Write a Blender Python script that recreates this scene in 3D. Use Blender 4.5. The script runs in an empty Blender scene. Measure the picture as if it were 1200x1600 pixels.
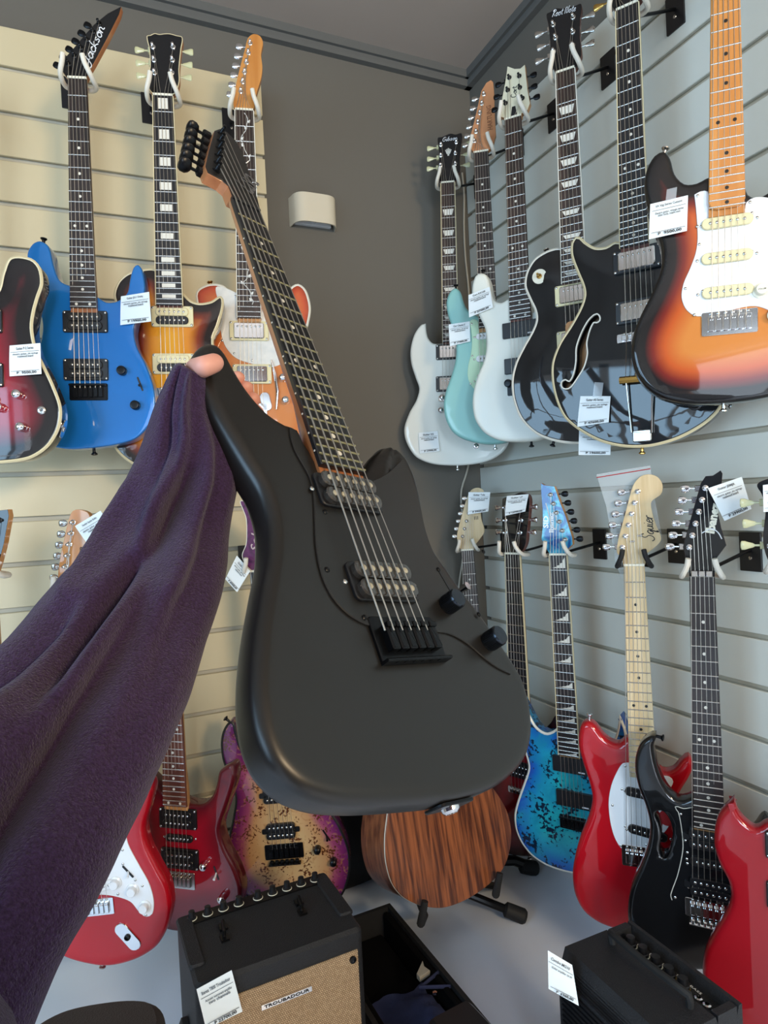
import bpy, math, random
import numpy as np
from mathutils import Vector, Matrix, noise
from mathutils.geometry import delaunay_2d_cdt
random.seed(4)
C = bpy.context.scene.collection
# ---------------------------------------------------------------- camera (calibrated from the wall grooves)
HC = 1.05                                   # camera height above the floor
F = 1018.0                                  # focal length in pixels of a 1200x1600 frame
def nv(v): v = np.array(v, float); return v/np.linalg.norm(v)
EY = nv([-450, 8, F]); EX = np.array([2300, -130, F]); EX = nv(EX-EY*EX.dot(EY)); EZ = np.cross(EX, EY)
RM = np.stack([EX, EY, EZ], 1)              # world -> camera (x right, y down, z forward)
CAM = np.array([0, 0, HC])
def ray(x, y): return RM.T @ np.array([(x-600)/F, (y-800)/F, 1.0])
def on_axis(x, y, ax, val):                 # the point of a wall-parallel plane seen at a pixel
    r = ray(x, y); return CAM + r*((val-CAM[ax])/r[ax])
def at_depth(x, y, z): return CAM + ray(x, y)*z
cam_d = bpy.data.cameras.new('camera'); cam = bpy.data.objects.new('camera', cam_d); C.objects.link(cam)
m = Matrix.Identity(4)
for i, c in enumerate((RM.T@np.array([1, 0, 0]), RM.T@np.array([0, -1, 0]), RM.T@np.array([0, 0, -1]), CAM)):
    for j in range(3): m[j][i] = c[j]
cam.matrix_world = m
cam_d.sensor_fit = 'HORIZONTAL'; cam_d.sensor_width = 36; cam_d.lens = 36*F/1200; cam_d.clip_start = .02
bpy.context.scene.camera = cam
# ---------------------------------------------------------------- world, lights, exposure
sc = bpy.context.scene
sc.view_settings.view_transform = 'Standard'; sc.view_settings.look = 'None'
sc.view_settings.exposure = -0.12; sc.view_settings.gamma = 1; sc.view_settings.use_curve_mapping = False
w = bpy.data.worlds.new('sky'); sc.world = w; w.use_nodes = True
w.node_tree.nodes['Background'].inputs[0].default_value = (.62, .78, 1, 1)
w.node_tree.nodes['Background'].inputs[1].default_value = .5
def area(name, loc, target, sx, sy, col, power):
    d = bpy.data.lights.new(name, 'AREA'); d.shape = 'RECTANGLE'; d.size = sx; d.size_y = sy
    d.color = col; d.energy = power
    o = bpy.data.objects.new(name, d); C.objects.link(o); o.location = loc
    o.rotation_euler = (Vector(target)-Vector(loc)).to_track_quat('-Z', 'Y').to_euler(); return o
area('back_window_daylight', (-.60, -2.66, 1.12), (-.60, 0, 1.12), .72, 1.45, (.76, .88, 1), 92)
area('back_window_side_light', (-1.46, -2.66, 1.20), (-1.46, 0, 1.20), .66, 1.6, (.74, .87, 1), 16)
area('side_window_daylight', (-1.97, -.15, 1.30), (0, -.15, 1.30), 1.9, 1.1, (.46, .73, 1), 62)
area('shop_lamp_light', (.80, -2.2, 1.80), (0, 1.7, 1.3), .6, .4, (1, .76, .48), 62)

# ---------------------------------------------------------------- materials
def lin(h):
    h = h.lstrip('#'); o = []
    for i in (0, 2, 4):
        c = int(h[i:i+2], 16)/255; o.append(c/12.92 if c <= .04045 else ((c+.055)/1.055)**2.4)
    return tuple(o)+(1,)
def mat(name, col, rough=.5, metal=0, coat=0, spec=.5, bump=None, noise_col=None, trans=0, alpha=1, sheen=0):
    M = bpy.data.materials.new(name); M.use_nodes = True; nt = M.node_tree; b = nt.nodes['Principled BSDF']
    b.inputs['Base Color'].default_value = lin(col); b.inputs['Roughness'].default_value = rough
    b.inputs['Metallic'].default_value = metal; b.inputs['Coat Weight'].default_value = coat
    b.inputs['Coat Roughness'].default_value = .03; b.inputs['Specular IOR Level'].default_value = spec if coat < .9 else .15
    if coat > .9 and not metal: b.inputs['Roughness'].default_value = .45
    b.inputs['Transmission Weight'].default_value = trans; b.inputs['Alpha'].default_value = alpha
    b.inputs['Sheen Weight'].default_value = sheen
    if bump or noise_col:
        tc = nt.nodes.new('ShaderNodeTexCoord'); mp = nt.nodes.new('ShaderNodeMapping')
        nt.links.new(tc.outputs['Object'], mp.inputs[0])
        if noise_col:                        # (second colour, scale, stretch xyz)
            c2, scl, st = noise_col; mp.inputs['Scale'].default_value = st
            n = nt.nodes.new('ShaderNodeTexNoise'); n.inputs['Scale'].default_value = scl; n.inputs['Detail'].default_value = 6
            nt.links.new(mp.outputs[0], n.inputs['Vector'])
            r = nt.nodes.new('ShaderNodeValToRGB'); r.color_ramp.elements[0].position = .35; r.color_ramp.elements[1].position = .65
            r.color_ramp.elements[0].color = lin(col); r.color_ramp.elements[1].color = lin(c2)
            nt.links.new(n.outputs[0], r.inputs[0]); nt.links.new(r.outputs[0], b.inputs['Base Color'])
        if bump:                             # (scale, strength, distance)
            n2 = nt.nodes.new('ShaderNodeTexNoise'); n2.inputs['Scale'].default_value = bump[0]; n2.inputs['Detail'].default_value = 4
            nt.links.new(tc.outputs['Object'], n2.inputs['Vector'])
            bp = nt.nodes.new('ShaderNodeBump'); bp.inputs['Strength'].default_value = bump[1]; bp.inputs['Distance'].default_value = bump[2]
            nt.links.new(n2.outputs[0], bp.inputs['Height']); nt.links.new(bp.outputs[0], b.inputs['Normal'])
    return M
def burst(name, stops, rough=.12, coat=1, figure=None):
    """paint that changes with the distance from the body's edge (attribute 'edge', metres): stops [(dist, hex)]"""
    M = mat(name, stops[-1][1], rough, 0, coat); nt = M.node_tree; b = nt.nodes['Principled BSDF']
    a = nt.nodes.new('ShaderNodeAttribute'); a.attribute_name = 'edge'
    mr = nt.nodes.new('ShaderNodeMapRange'); mr.inputs['From Max'].default_value = .1
    nt.links.new(a.outputs['Fac'], mr.inputs['Value'])
    r = nt.nodes.new('ShaderNodeValToRGB'); e = r.color_ramp.elements
    while len(e) < len(stops): e.new(.5)
    for k, (d, h) in enumerate(stops): e[k].position = min(1, d*10); e[k].color = lin(h)
    nt.links.new(mr.outputs[0], r.inputs[0]); out = r.outputs[0]
    tc = nt.nodes.new('ShaderNodeTexCoord')
    def mix(fac, c):
        nonlocal out
        mx = nt.nodes.new('ShaderNodeMix'); mx.data_type = 'RGBA'; nt.links.new(fac, mx.inputs['Factor'])
        nt.links.new(out, mx.inputs[6]); mx.inputs[7].default_value = lin(c); out = mx.outputs[2]
    if figure:
        for kind, colr, scl, lo, hi in figure:
            if kind == 'spots':
                n0 = nt.nodes.new('ShaderNodeTexNoise'); n0.inputs['Scale'].default_value = scl*.18
                nt.links.new(tc.outputs['Object'], n0.inputs['Vector'])
                v = nt.nodes.new('ShaderNodeTexNoise'); v.inputs['Scale'].default_value = scl; v.inputs['Detail'].default_value = 3
                nt.links.new(tc.outputs['Object'], v.inputs['Vector'])
                mu = nt.nodes.new('ShaderNodeMath'); mu.operation = 'MULTIPLY'
                nt.links.new(n0.outputs[0], mu.inputs[0]); nt.links.new(v.outputs[0], mu.inputs[1]); src = mu.outputs[0]
            else:
                v = nt.nodes.new('ShaderNodeTexNoise'); v.inputs['Scale'].default_value = scl; v.inputs['Distortion'].default_value = 1.5; v.inputs['Detail'].default_value = 5
                nt.links.new(tc.outputs['Object'], v.inputs['Vector']); src = v.outputs[0]
            m2 = nt.nodes.new('ShaderNodeMapRange'); m2.inputs['From Min'].default_value = lo; m2.inputs['From Max'].default_value = hi
            nt.links.new(src, m2.inputs['Value']); mix(m2.outputs[0], colr)
    nt.links.new(out, b.inputs['Base Color']); return M
def grain(name, c1, c2, sc_, axis='y', rough=.35, coat=.3):
    M = mat(name, c1, rough, 0, coat); nt = M.node_tree; b = nt.nodes['Principled BSDF']
    tc = nt.nodes.new('ShaderNodeTexCoord'); mp = nt.nodes.new('ShaderNodeMapping')
    mp.inputs['Scale'].default_value = {'y': (1, .06, 1), 'x': (.06, 1, 1), 'z': (1, 1, .06)}[axis]
    n = nt.nodes.new('ShaderNodeTexNoise'); n.inputs['Scale'].default_value = sc_; n.inputs['Detail'].default_value = 5
    r = nt.nodes.new('ShaderNodeValToRGB'); r.color_ramp.elements[0].position = .38; r.color_ramp.elements[1].position = .62
    r.color_ramp.elements[0].color = lin(c1); r.color_ramp.elements[1].color = lin(c2)
    nt.links.new(tc.outputs['Object'], mp.inputs[0]); nt.links.new(mp.outputs[0], n.inputs['Vector'])
    nt.links.new(n.outputs[0], r.inputs[0]); nt.links.new(r.outputs[0], b.inputs['Base Color']); return M
MT = {
 'slat': mat('slat_laminate_warm_light', '#c6b997', .45, bump=(30, .05, .001)), 'slatb': mat('slat_laminate_cool_light', '#d0d4cc', .42, bump=(30, .05, .001)),  # same laminate on both walls; warm and cool light put into the two colours
 'slot': mat('slot_backing', '#b9b2a0', .6),
 'grey': mat('grey_wall_paint', '#64615a', .8, bump=(120, .12, .0006)),
 'ceil': mat('ceiling_paint', '#aa9d92', .85, bump=(150, .1, .0006)),
 'trim': mat('dark_moulding', '#5d5e5c', .6, bump=(60, .3, .001)),
 'floor': mat('white_laminate_floor', '#e2eaf8', .25, noise_col=('#dae3f2', 3, (1, 1, 1))),
 'plaster': mat('back_plaster', '#8a857c', .8),
 'lamp': mat('lamp_shade_white', '#cfc8b4', .5),
 'chrome': mat('chrome', '#e6e6e8', .12, 1), 'nickel': mat('nickel', '#c4c2bd', .22, 1),
 'gold': mat('brass', '#c9a45c', .25, 1), 'steel': mat('fret_steel', '#d8d6d0', .25, 1),
 'bsteel': mat('held_fret_brass', '#b5a67c', .3, 1),
 'string': mat('string_steel', '#cfcac0', .3, 1),
 'blackm': mat('black_metal', '#101114', .3, .6), 'blackp': mat('black_plastic', '#131316', .35),
 'blackg': mat('black_gloss', '#08090d', .08, 0, 1), 'rubber': mat('black_rubber', '#111214', .7),
 'cream': mat('cream_plastic', '#d9cfa4', .35), 'ivory': mat('ivory_plastic', '#e4e0cc', .35),
 'keyc': mat('pale_green_key', '#c3c39a', .25, 0, .5),
 'white': mat('white_plastic', '#e6e9ec', .18, 0, .6), 'mintg': mat('mint_plastic', '#b9d8b8', .3),
 'pearl': mat('pearl', '#e3e2dc', .2, 0, .6, noise_col=('#d3d5d2', 40, (1, 1, 1))),
 'inlayw': mat('inlay_white', '#d8d4c8', .3), 'inlayk': mat('inlay_black', '#15120e', .4),
 'foam': mat('white_foam_tube', '#dad4c6', .7), 'foamd': mat('dark_foam_tube', '#151517', .7),
 'paper': mat('tag_paper', '#e4ecee', .6), 'ink': mat('tag_ink', '#4e5256', .7), 'inkd': mat('price_ink', '#26282c', .7),
 'tape': mat('clear_tape', '#dfe6ea', .15, 0, .5, alpha=.35),
 'rose': grain('rosewood', '#37251f', '#231813', 90), 'rosed': grain('dark_rosewood', '#2b201e', '#1b1515', 90),
 'rosel': grain('light_rosewood', '#6e3f30', '#512b22', 70), 'ebony': grain('ebony', '#17161a', '#101013', 90),
 'maple': grain('amber_maple', '#c98a45', '#b97631', 40, coat=.8), 'maplep': grain('pale_maple', '#d8c49c', '#c6ae82', 60, coat=.4),
 'maplet': grain('tan_maple', '#cf9a63', '#bd8650', 50), 'necko': grain('orange_neck_wood', '#b4764a', '#9c5f38', 40),
 'mahog': grain('mahogany_neck', '#6b3423', '#542517', 40),
 'acou': grain('rosewood_back', '#985833', '#502919', 120, coat=.25), 'acous': grain('rosewood_side', '#8a5233', '#5e3322', 100, coat=.2),
 'white_line': mat('white_binding', '#d8d4c6', .4), 'bind': mat('cream_binding', '#cfc19a', .35),
 'tolex': mat('black_tolex', '#141519', .6, bump=(420, .7, .002)), 'plush': mat('black_plush', '#050506', .95, spec=.1),
 'blue_lin': mat('blue_lining', '#232a4c', .9, bump=(80, .5, .004)), 'brownt': mat('brown_tolex', '#2a211e', .6, bump=(420, .7, .002)),
 'nylon': mat('black_nylon', '#0b0b0d', .8, bump=(60, .6, .004)),
 'skin': mat('skin', '#d79a88', .45, bump=(240, .15, .0006)), 'nail': mat('finger_nail', '#e3b0a4', .25),
 'bagfilm': mat('clear_film', '#dfe9ee', .08, 0, .6, alpha=.22), 'red': mat('red_print', '#b0252b', .5),
 'cable': mat('white_cable', '#b9b3a4', .5), 'rag': mat('pale_cloth', '#9d988c', .8), 'hair': mat('dark_hair', '#1c1410', .6, bump=(90, .6, .004)),
}
# ---------------------------------------------------------------- mesh helpers
def catmull(pts, closed=True, step=.007, sharp=()):
    P = [np.array(p, float) for p in pts]; n = len(P); out = []
    rng = range(n) if closed else range(n-1)
    for i in rng:
        p1, p2 = P[i], P[(i+1) % n]
        p0 = P[(i-1) % n] if closed else P[max(0, i-1)]; p3 = P[(i+2) % n] if closed else P[min(n-1, i+2)]
        if i in sharp: p0 = p1-(p2-p1)
        if (i+1) % n in sharp: p3 = p2+(p2-p1)
        L = np.linalg.norm(p2-p1); k = max(1, int(round(L/step)))
        for a in range(k):
            t = a/k                                           # centripetal-ish tangents, limited by segment length
            m1 = (p2-p0)/max(1e-9, np.linalg.norm(p2-p0))*L*.9; m2 = (p3-p1)/max(1e-9, np.linalg.norm(p3-p1))*L*.9
            h = (2*t**3-3*t**2+1)*p1+(t**3-2*t**2+t)*m1+(-2*t**3+3*t**2)*p2+(t**3-t**2)*m2
            out.append(h)
    if not closed: out.append(P[-1])
    return out
def area2(p): return .5*sum(p[i][0]*p[(i+1) % len(p)][1]-p[(i+1) % len(p)][0]*p[i][1] for i in range(len(p)))
def ccw(p): return list(p) if area2(p) > 0 else list(p)[::-1]
def inside(px, py, poly):
    P = np.array(poly); x = np.asarray(px)[:, None]; y = np.asarray(py)[:, None]
    x1, y1 = P[:, 0], P[:, 1]; x2, y2 = np.roll(x1, -1), np.roll(y1, -1)
    c = ((y1 > y) != (y2 > y)) & (x < (x2-x1)*(y-y1)/(np.where(y2 == y1, 1e-12, y2-y1))+x1)
    return c.sum(1) % 2 == 1
def dist(pts, poly):
    A = np.array(poly)[None]; B = np.roll(np.array(poly), -1, 0)[None]; P = np.array(pts)[:, None]
    d = B-A; t = np.clip(((P-A)*d).sum(2)/np.maximum(1e-12, (d*d).sum(2)), 0, 1)[..., None]
    return np.sqrt((((A+d*t)-P)**2).sum(2)).min(1)
def vnormals(p):
    P = np.array(p); e = np.roll(P, -1, 0)-np.roll(P, 1, 0); l = np.linalg.norm(e, axis=1)[:, None]; e = e/np.maximum(l, 1e-9)
    return np.stack([e[:, 1], -e[:, 0]], 1)
def setprops(o, label=None, cat=None, group=None, kind=None):
    if label: o['label'] = label
    if cat: o['category'] = cat
    if group: o['group'] = group
    if kind: o['kind'] = kind
    return o
def link(name, me, parent=None):
    o = bpy.data.objects.new(name, me); C.objects.link(o)
    if parent: o.parent = parent
    return o
class MB:
    def __init__(s): s.v = []; s.f = []; s.m = []; s.cur = 0
    def add(s, vs, fs):
        b = len(s.v); s.v += [tuple(map(float, q)) for q in vs]; s.f += [tuple(i+b for i in q) for q in fs]; s.m += [s.cur]*len(fs); return s
    def prism(s, poly, z0, z1, ch=0, M=None):
        """polygon in xy pulled from z0 up to z1 with a chamfer at the top"""
        p = ccw(poly); n = len(p); nn = vnormals(p); P = np.array(p)
        rings = [(P, z0), (P, z1-ch), (P-nn*ch, z1)] if ch else [(P, z0), (P, z1)]
        vs = [(q[0], q[1], z) for R, z in rings for q in R]; fs = []
        for k in range(len(rings)-1):
            for i in range(n): j = (i+1) % n; fs.append((k*n+i, k*n+j, (k+1)*n+j, (k+1)*n+i))
        fs.append(tuple(range((len(rings)-1)*n, len(rings)*n))); fs.append(tuple(range(n-1, -1, -1)))
        if M is not None: vs = [M @ Vector(q) for q in vs]
        return s.add(vs, fs)
    def box(s, c, d, rot=0, M=None, ch=0):
        x, y = d[0]/2, d[1]/2; ca, sa = math.cos(rot), math.sin(rot)
        poly = [(c[0]+a*ca-b*sa, c[1]+a*sa+b*ca) for a, b in ((-x, -y), (x, -y), (x, y), (-x, y))]
        return s.prism(poly, c[2]-d[2]/2, c[2]+d[2]/2, ch, M)
    def rrect(s, c, w, h, r, z0, z1, ch=0, rot=0, k=4, M=None):
        poly = []
        for sx, sy, a0 in ((1, 1, 0), (-1, 1, 90), (-1, -1, 180), (1, -1, 270)):
            for i in range(k+1):
                a = math.radians(a0+90*i/k); poly.append((sx*(w/2-r)+r*math.cos(a), sy*(h/2-r)+r*math.sin(a)))
        ca, sa = math.cos(rot), math.sin(rot)
        return s.prism([(c[0]+x*ca-y*sa, c[1]+x*sa+y*ca) for x, y in poly], z0, z1, ch, M)
    def cyl(s, p0, p1, r0, r1=None, n=12):
        r1 = r0 if r1 is None else r1; return s.tube([p0, p1], [r0, r1], n)
    def tube(s, pts, r, n=8):
        P = [np.array(p, float) for p in pts]; R = r if hasattr(r, '__len__') else [r]*len(P); vs = []; up = None
        for i, p in enumerate(P):
            t = nv(P[min(i+1, len(P)-1)]-P[max(i-1, 0)])
            if up is None: up = nv(np.cross(t, [.3, .5, .8]))
            up = nv(up-t*up.dot(t)); q = np.cross(t, up)
            for k in range(n): a = 2*math.pi*k/n; vs.append(p+(up*math.cos(a)+q*math.sin(a))*R[i])
        fs = [(i*n+k, i*n+(k+1) % n, (i+1)*n+(k+1) % n, (i+1)*n+k) for i in range(len(P)-1) for k in range(n)]
        fs.append(tuple(range(n))[::-1]); fs.append(tuple(range((len(P)-1)*n, len(P)*n))); return s.add(vs, fs)
    def lathe(s, c, prof, n=16, axis='z'):
        vs = []
        for r, z in prof:
            for k in range(n):
                a = 2*math.pi*k/n; q = (r*math.cos(a), r*math.sin(a), z)
                if axis == 'x': q = (z, q[0], q[1])
                if axis == 'y': q = (q[1], z, q[0])
                vs.append((c[0]+q[0], c[1]+q[1], c[2]+q[2]))
        L = len(prof); fs = [(i*n+k, i*n+(k+1) % n, (i+1)*n+(k+1) % n, (i+1)*n+k) for i in range(L-1) for k in range(n)]
        fs.append(tuple(range(n))[::-1]); fs.append(tuple(range((L-1)*n, L*n))); return s.add(vs, fs)
    def mesh(s, name, mt, sharp=.6):
        me = bpy.data.meshes.new(name); me.from_pydata(s.v, [], s.f)
        for k in (mt if isinstance(mt, (list, tuple)) else [mt]): me.materials.append(k)
        if s.m and max(s.m): me.polygons.foreach_set('material_index', s.m)
        me.shade_smooth(); me.set_sharp_from_angle(angle=sharp); return me
    def build(s, name, mt, parent=None, sharp=.6): return link(name, s.mesh(name, mt, sharp), parent)
def empty(name, M): o = bpy.data.objects.new(name, None); C.objects.link(o); o.matrix_world = M; o.empty_display_size = .05; return o
def frame(o, x, y, z):
    M = Matrix.Identity(4)
    for i, c in enumerate((x, y, z, o)):
        for j in range(3): M[j][i] = c[j]
    return M
def body_mesh(name, outline, T, r, mt, dome=0., step=.007, holes=(), pit=None, grid=.013):
    """solid guitar body: rounded rims, gridded front (optionally arched), optional through-holes; 'edge' attribute"""
    P = ccw(outline); n = len(P); PA = np.array(P); nn = vnormals(P)
    prof = []
    K = 5
    for k in range(K+1): a = math.pi/2*k/K; prof.append((r*(1-math.sin(a)), -r*(1-math.cos(a))))
    prof += [(r*(1-math.cos(a)), -T+r*(1-math.sin(a))) for a in [math.pi/2*k/K for k in range(K+1)]]
    vs = []; fs = []; ed = []
    for ins, z in prof:
        for q, m_ in zip(PA-nn*ins, nn): vs.append((q[0], q[1], z)); ed.append(ins*.6-(0 if z > -r*1.01 else .001))
    L = len(prof)
    for k in range(L-1):
        for i in range(n): j = (i+1) % n; fs.append((k*n+i, (k+1)*n+i, (k+1)*n+j, k*n+j))
    inner = PA-nn*r
    x0, y0 = PA.min(0); x1, y1 = PA.max(0)
    gx, gy = np.meshgrid(np.arange(x0, x1, grid), np.arange(y0, y1, grid)); gx = gx+np.where((np.arange(gx.shape[0]) % 2)[:, None], grid/2, 0)
    gp = np.stack([gx.ravel(), gy.ravel()], 1); gp = gp[inside(gp[:, 0], gp[:, 1], inner)]; gp = gp[dist(gp, inner) > grid*.45]
    hl = [ccw(h) for h in holes]
    for h in hl:
        if len(gp): gp = gp[~inside(gp[:, 0], gp[:, 1], h)]; gp = gp[dist(gp, h) > grid*.3]
    def cap(front):
        co = [Vector(q) for q in inner]; eds = [(i, (i+1) % n) for i in range(n)]
        for h in hl: b = len(co); co += [Vector(q) for q in h]; eds += [(b+i, b+(i+1) % len(h)) for i in range(len(h))]
        if front: co += [Vector(q) for q in gp]
        V, _, FF, *_ = delaunay_2d_cdt(co, eds, [], 0, 1e-6)
        V = np.array([(q.x, q.y) for q in V]); FF = [f for f in FF]
        cen = np.array([V[list(f)].mean(0) for f in FF]); keep = inside(cen[:, 0], cen[:, 1], inner)
        for h in hl: keep &= ~inside(cen[:, 0], cen[:, 1], h)
        D = dist(V, P)
        b = len(vs)
        for q, d in zip(V, D):
            z = 0 if front else -T
            if front and dome: t = min(1, max(0, (d-r)/.055)); z += dome*(t*t*(3-2*t))
            vs.append((q[0], q[1], z)); ed.append(d)
        for f, kp in zip(FF, keep):
            if kp: fs.append(tuple(b+i for i in f) if front else tuple(b+i for i in f)[::-1])
    cap(True); cap(False)
    for h in hl:                                             # walls of the holes
        k = len(h); b = len(vs); H = np.array(h); hn = vnormals(h)
        for ins, z in ((0, 0), (.002, -.002), (.002, -T+.002), (0, -T)):
            for q in H-hn*ins: vs.append((q[0], q[1], z)); ed.append(.002)
        for a in range(3):
            for i in range(k): j = (i+1) % k; fs.append((b+a*k+i, b+a*k+j, b+(a+1)*k+j, b+(a+1)*k+i))
    me = bpy.data.meshes.new(name); me.from_pydata(vs, [], fs)
    at = me.attributes.new('edge', 'FLOAT', 'POINT'); at.data.foreach_set('value', [float(q) for q in ed])
    import bmesh
    bm = bmesh.new(); bm.from_mesh(me); bmesh.ops.remove_doubles(bm, verts=bm.verts, dist=1e-5); bm.to_mesh(me); bm.free()
    me.materials.append(mt); me.shade_smooth(); me.set_sharp_from_angle(angle=.9); return me
def text_mesh(s, width=None, height=None, ext=.0002, shear=0, bold=0):
    cu = bpy.data.curves.new('lettering', 'FONT'); cu.body = s; cu.size = 1; cu.shear = shear; cu.resolution_u = 2
    cu.align_x = 'CENTER'; cu.align_y = 'CENTER'; cu.offset = bold
    o = bpy.data.objects.new('lettering', cu); C.objects.link(o); bpy.context.view_layer.update()
    me = bpy.data.meshes.new_from_object(o); bpy.data.objects.remove(o)
    if not len(me.vertices): return me
    co = np.array([v.co[:] for v in me.vertices]); mn, mx = co.min(0), co.max(0); co -= (mn+mx)/2
    k = width/(mx[0]-mn[0]) if width else height/(mx[1]-mn[1])
    ky = height/(mx[1]-mn[1]) if height else k
    co[:, 0] *= k; co[:, 1] *= ky
    for v, c in zip(me.vertices, co): v.co = (c[0], c[1], 0)
    return me
# ---------------------------------------------------------------- room shell
YA, YS, XB, ZC = 1.83, 1.74, 1.16, HC+1.384     # grey wall plane, left slat face, right slat face, ceiling
XL, XR, YB = -1.9, 1.19, -2.6
def slab(name, c, d, mt, parent=None, ch=0):
    o = MB().box((0, 0, 0), d, ch=ch).build(name, mt, parent); o.location = c; return o
def struct(o): o['kind'] = 'structure'; return o
struct(slab('floor', ((XL+XR)/2, (YA+YB)/2, -.05), (XR-XL+.2, YA-YB+.2, .1), MT['floor']))
struct(slab('ceiling', ((XL+XR)/2, (YA+YB)/2, ZC+.05), (XR-XL+.2, YA-YB+.2, .1), MT['ceil']))
wa = struct(slab('wall_front', ((XL+XR)/2, YA+.05, ZC/2), (XR-XL+.2, .1, ZC), MT['grey']))
wb = struct(slab('wall_right', (XR+.05, (YA+YB)/2, ZC/2), (.1, YA-YB, ZC), MT['grey']))
lw = MB(); S0, S1, U0, U1 = -1.12, .82, .74, 1.86
lw.box((0, (YB+S0)/2, ZC/2), (.1, S0-YB, ZC)); lw.box((0, (S1+YA)/2, ZC/2), (.1, YA-S1, ZC))
lw.box((0, (S0+S1)/2, U0/2), (.1, S1-S0, U0)); lw.box((0, (S0+S1)/2, (U1+ZC)/2), (.1, S1-S0, ZC-U1))
o = lw.build('wall_left', MT['plaster']); o.location = (XL-.05, 0, 0); struct(o)
wf = MB()
for y in (S0, (S0*2+S1)/3+.1, (S0+2*S1)/3, S1): wf.box((0, y, (U0+U1)/2), (.06, .06, U1-U0))
for z in (U0, U0+.42, U1): wf.box((0, (S0+S1)/2, z), (.06, S1-S0+.05, .045))
o = wf.build('window_2', MT['white']); o.location = (XL, 0, 0); struct(o)
# back wall with the shop window the daylight comes through
bw = MB(); W0, W1, Z0, Z1 = -1.80, -.14, .36, 2.04
bw.box(((XL+W0)/2, 0, ZC/2), (W0-XL, .1, ZC)); bw.box(((W1+XR)/2, 0, ZC/2), (XR-W1, .1, ZC))
bw.box(((W0+W1)/2, 0, Z0/2), (W1-W0, .1, Z0)); bw.box(((W0+W1)/2, 0, (Z1+ZC)/2), (W1-W0, .1, ZC-Z1))
o = bw.build('wall_back', MT['plaster']); o.location = (0, YB-.05, 0); struct(o)
wf = MB()
for x in (W0, -1.07, W1): wf.box((x, 0, (Z0+Z1)/2), (.05, .06, Z1-Z0))
for z in (Z0, Z1): wf.box(((W0+W1)/2, 0, z), (W1-W0+.05, .06, .05))
o = wf.build('window_1', MT['white']); o.location = (0, YB, 0); struct(o)
# slatwall: every board is its own piece; grooves between them
def slats(parent, axis, face, a0, a1, lines, top, bottom):
    """boards between the groove heights; axis 'A' = along X (faces -Y), 'B' = along Y (faces -X)"""
    pl = parent.location; mesh = {}
    edges = [top]+list(lines)+[bottom]; g = .0085
    def place(me, name, z):
        o = link(name, me, parent)
        if axis == 'A': o.location = ((a0+a1)/2-pl[0], face-pl[1], z-pl[2])
        else: o.location = (face-pl[0], (a0+a1)/2-pl[1], z-pl[2]); o.rotation_euler = (0, 0, -math.pi/2)
        return o
    for zt, zb in zip(edges[:-1], edges[1:]):
        h = round(zt-zb-g, 4)
        if h not in mesh:
            prof = [(.011, -h/2+.004), (.002, -h/2+.0025), (0, -h/2+.0035), (0, h/2-.0015), (.0015, h/2), (.011, h/2)]   # y, z section
            L = (a1-a0)/2; n = len(prof); mb = MB()
            mb.add([(-L, y, z) for y, z in prof]+[(L, y, z) for y, z in prof],
                   [(i, (i+1) % n, n+(i+1) % n, n+i) for i in range(n)]+[tuple(range(n-1, -1, -1)), tuple(range(n, 2*n))])
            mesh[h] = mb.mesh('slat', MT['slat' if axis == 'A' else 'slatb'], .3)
        place(mesh[h], 'slat', (zt+zb)/2)
    bk = MB().box((0, .02, 0), (a1-a0-.004, .012, top-bottom)).mesh('backing_board', MT['slot'])
    place(bk, 'backing_board', (top+bottom)/2)
gA = [HC+z*YS/1.69 for z in [1.0262-.1024*i for i in range(20)]]
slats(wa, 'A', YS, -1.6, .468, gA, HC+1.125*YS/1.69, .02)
sB = XB/1.0965; hb = [.964, .870, .772, .674, .577, .481, .385, .289, .193, .0963, .005, -.0925, -.187, -.281, -.3755, -.472, -.568, -.664, -.76, -.856]
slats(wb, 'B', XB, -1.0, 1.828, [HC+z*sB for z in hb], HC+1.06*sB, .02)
# furring strip that carries the left panel clear of the grey wall
for k, z in enumerate((.5, 1.2, 1.9)): slab('furring_strip', (-.55-wa.location[0], YS+.056-wa.location[1], z-wa.location[2]), (2.0, .06, .06), MT['slot'], wa)
# crown moulding
tr = MB(); 
for y, z, d, h in ((YA-.012, ZC-.012, .024, .024), (YA-.007, ZC-.032, .014, .018), (YA-.010, ZC-.046, .02, .01)): tr.box(((XL+XR)/2, y, z), (XR-XL, d, h), ch=0)
struct(tr.build('trim_1', MT['trim']))
tr = MB()
for x, z, d, h in ((XR-.012, ZC-.012, .024, .024), (XR-.007, ZC-.032, .014, .018), (XR-.010, ZC-.046, .02, .01)): tr.box((x, (YA+YB)/2, z), (d, YA-YB, h))
struct(tr.build('trim_2', MT['trim']))
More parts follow.
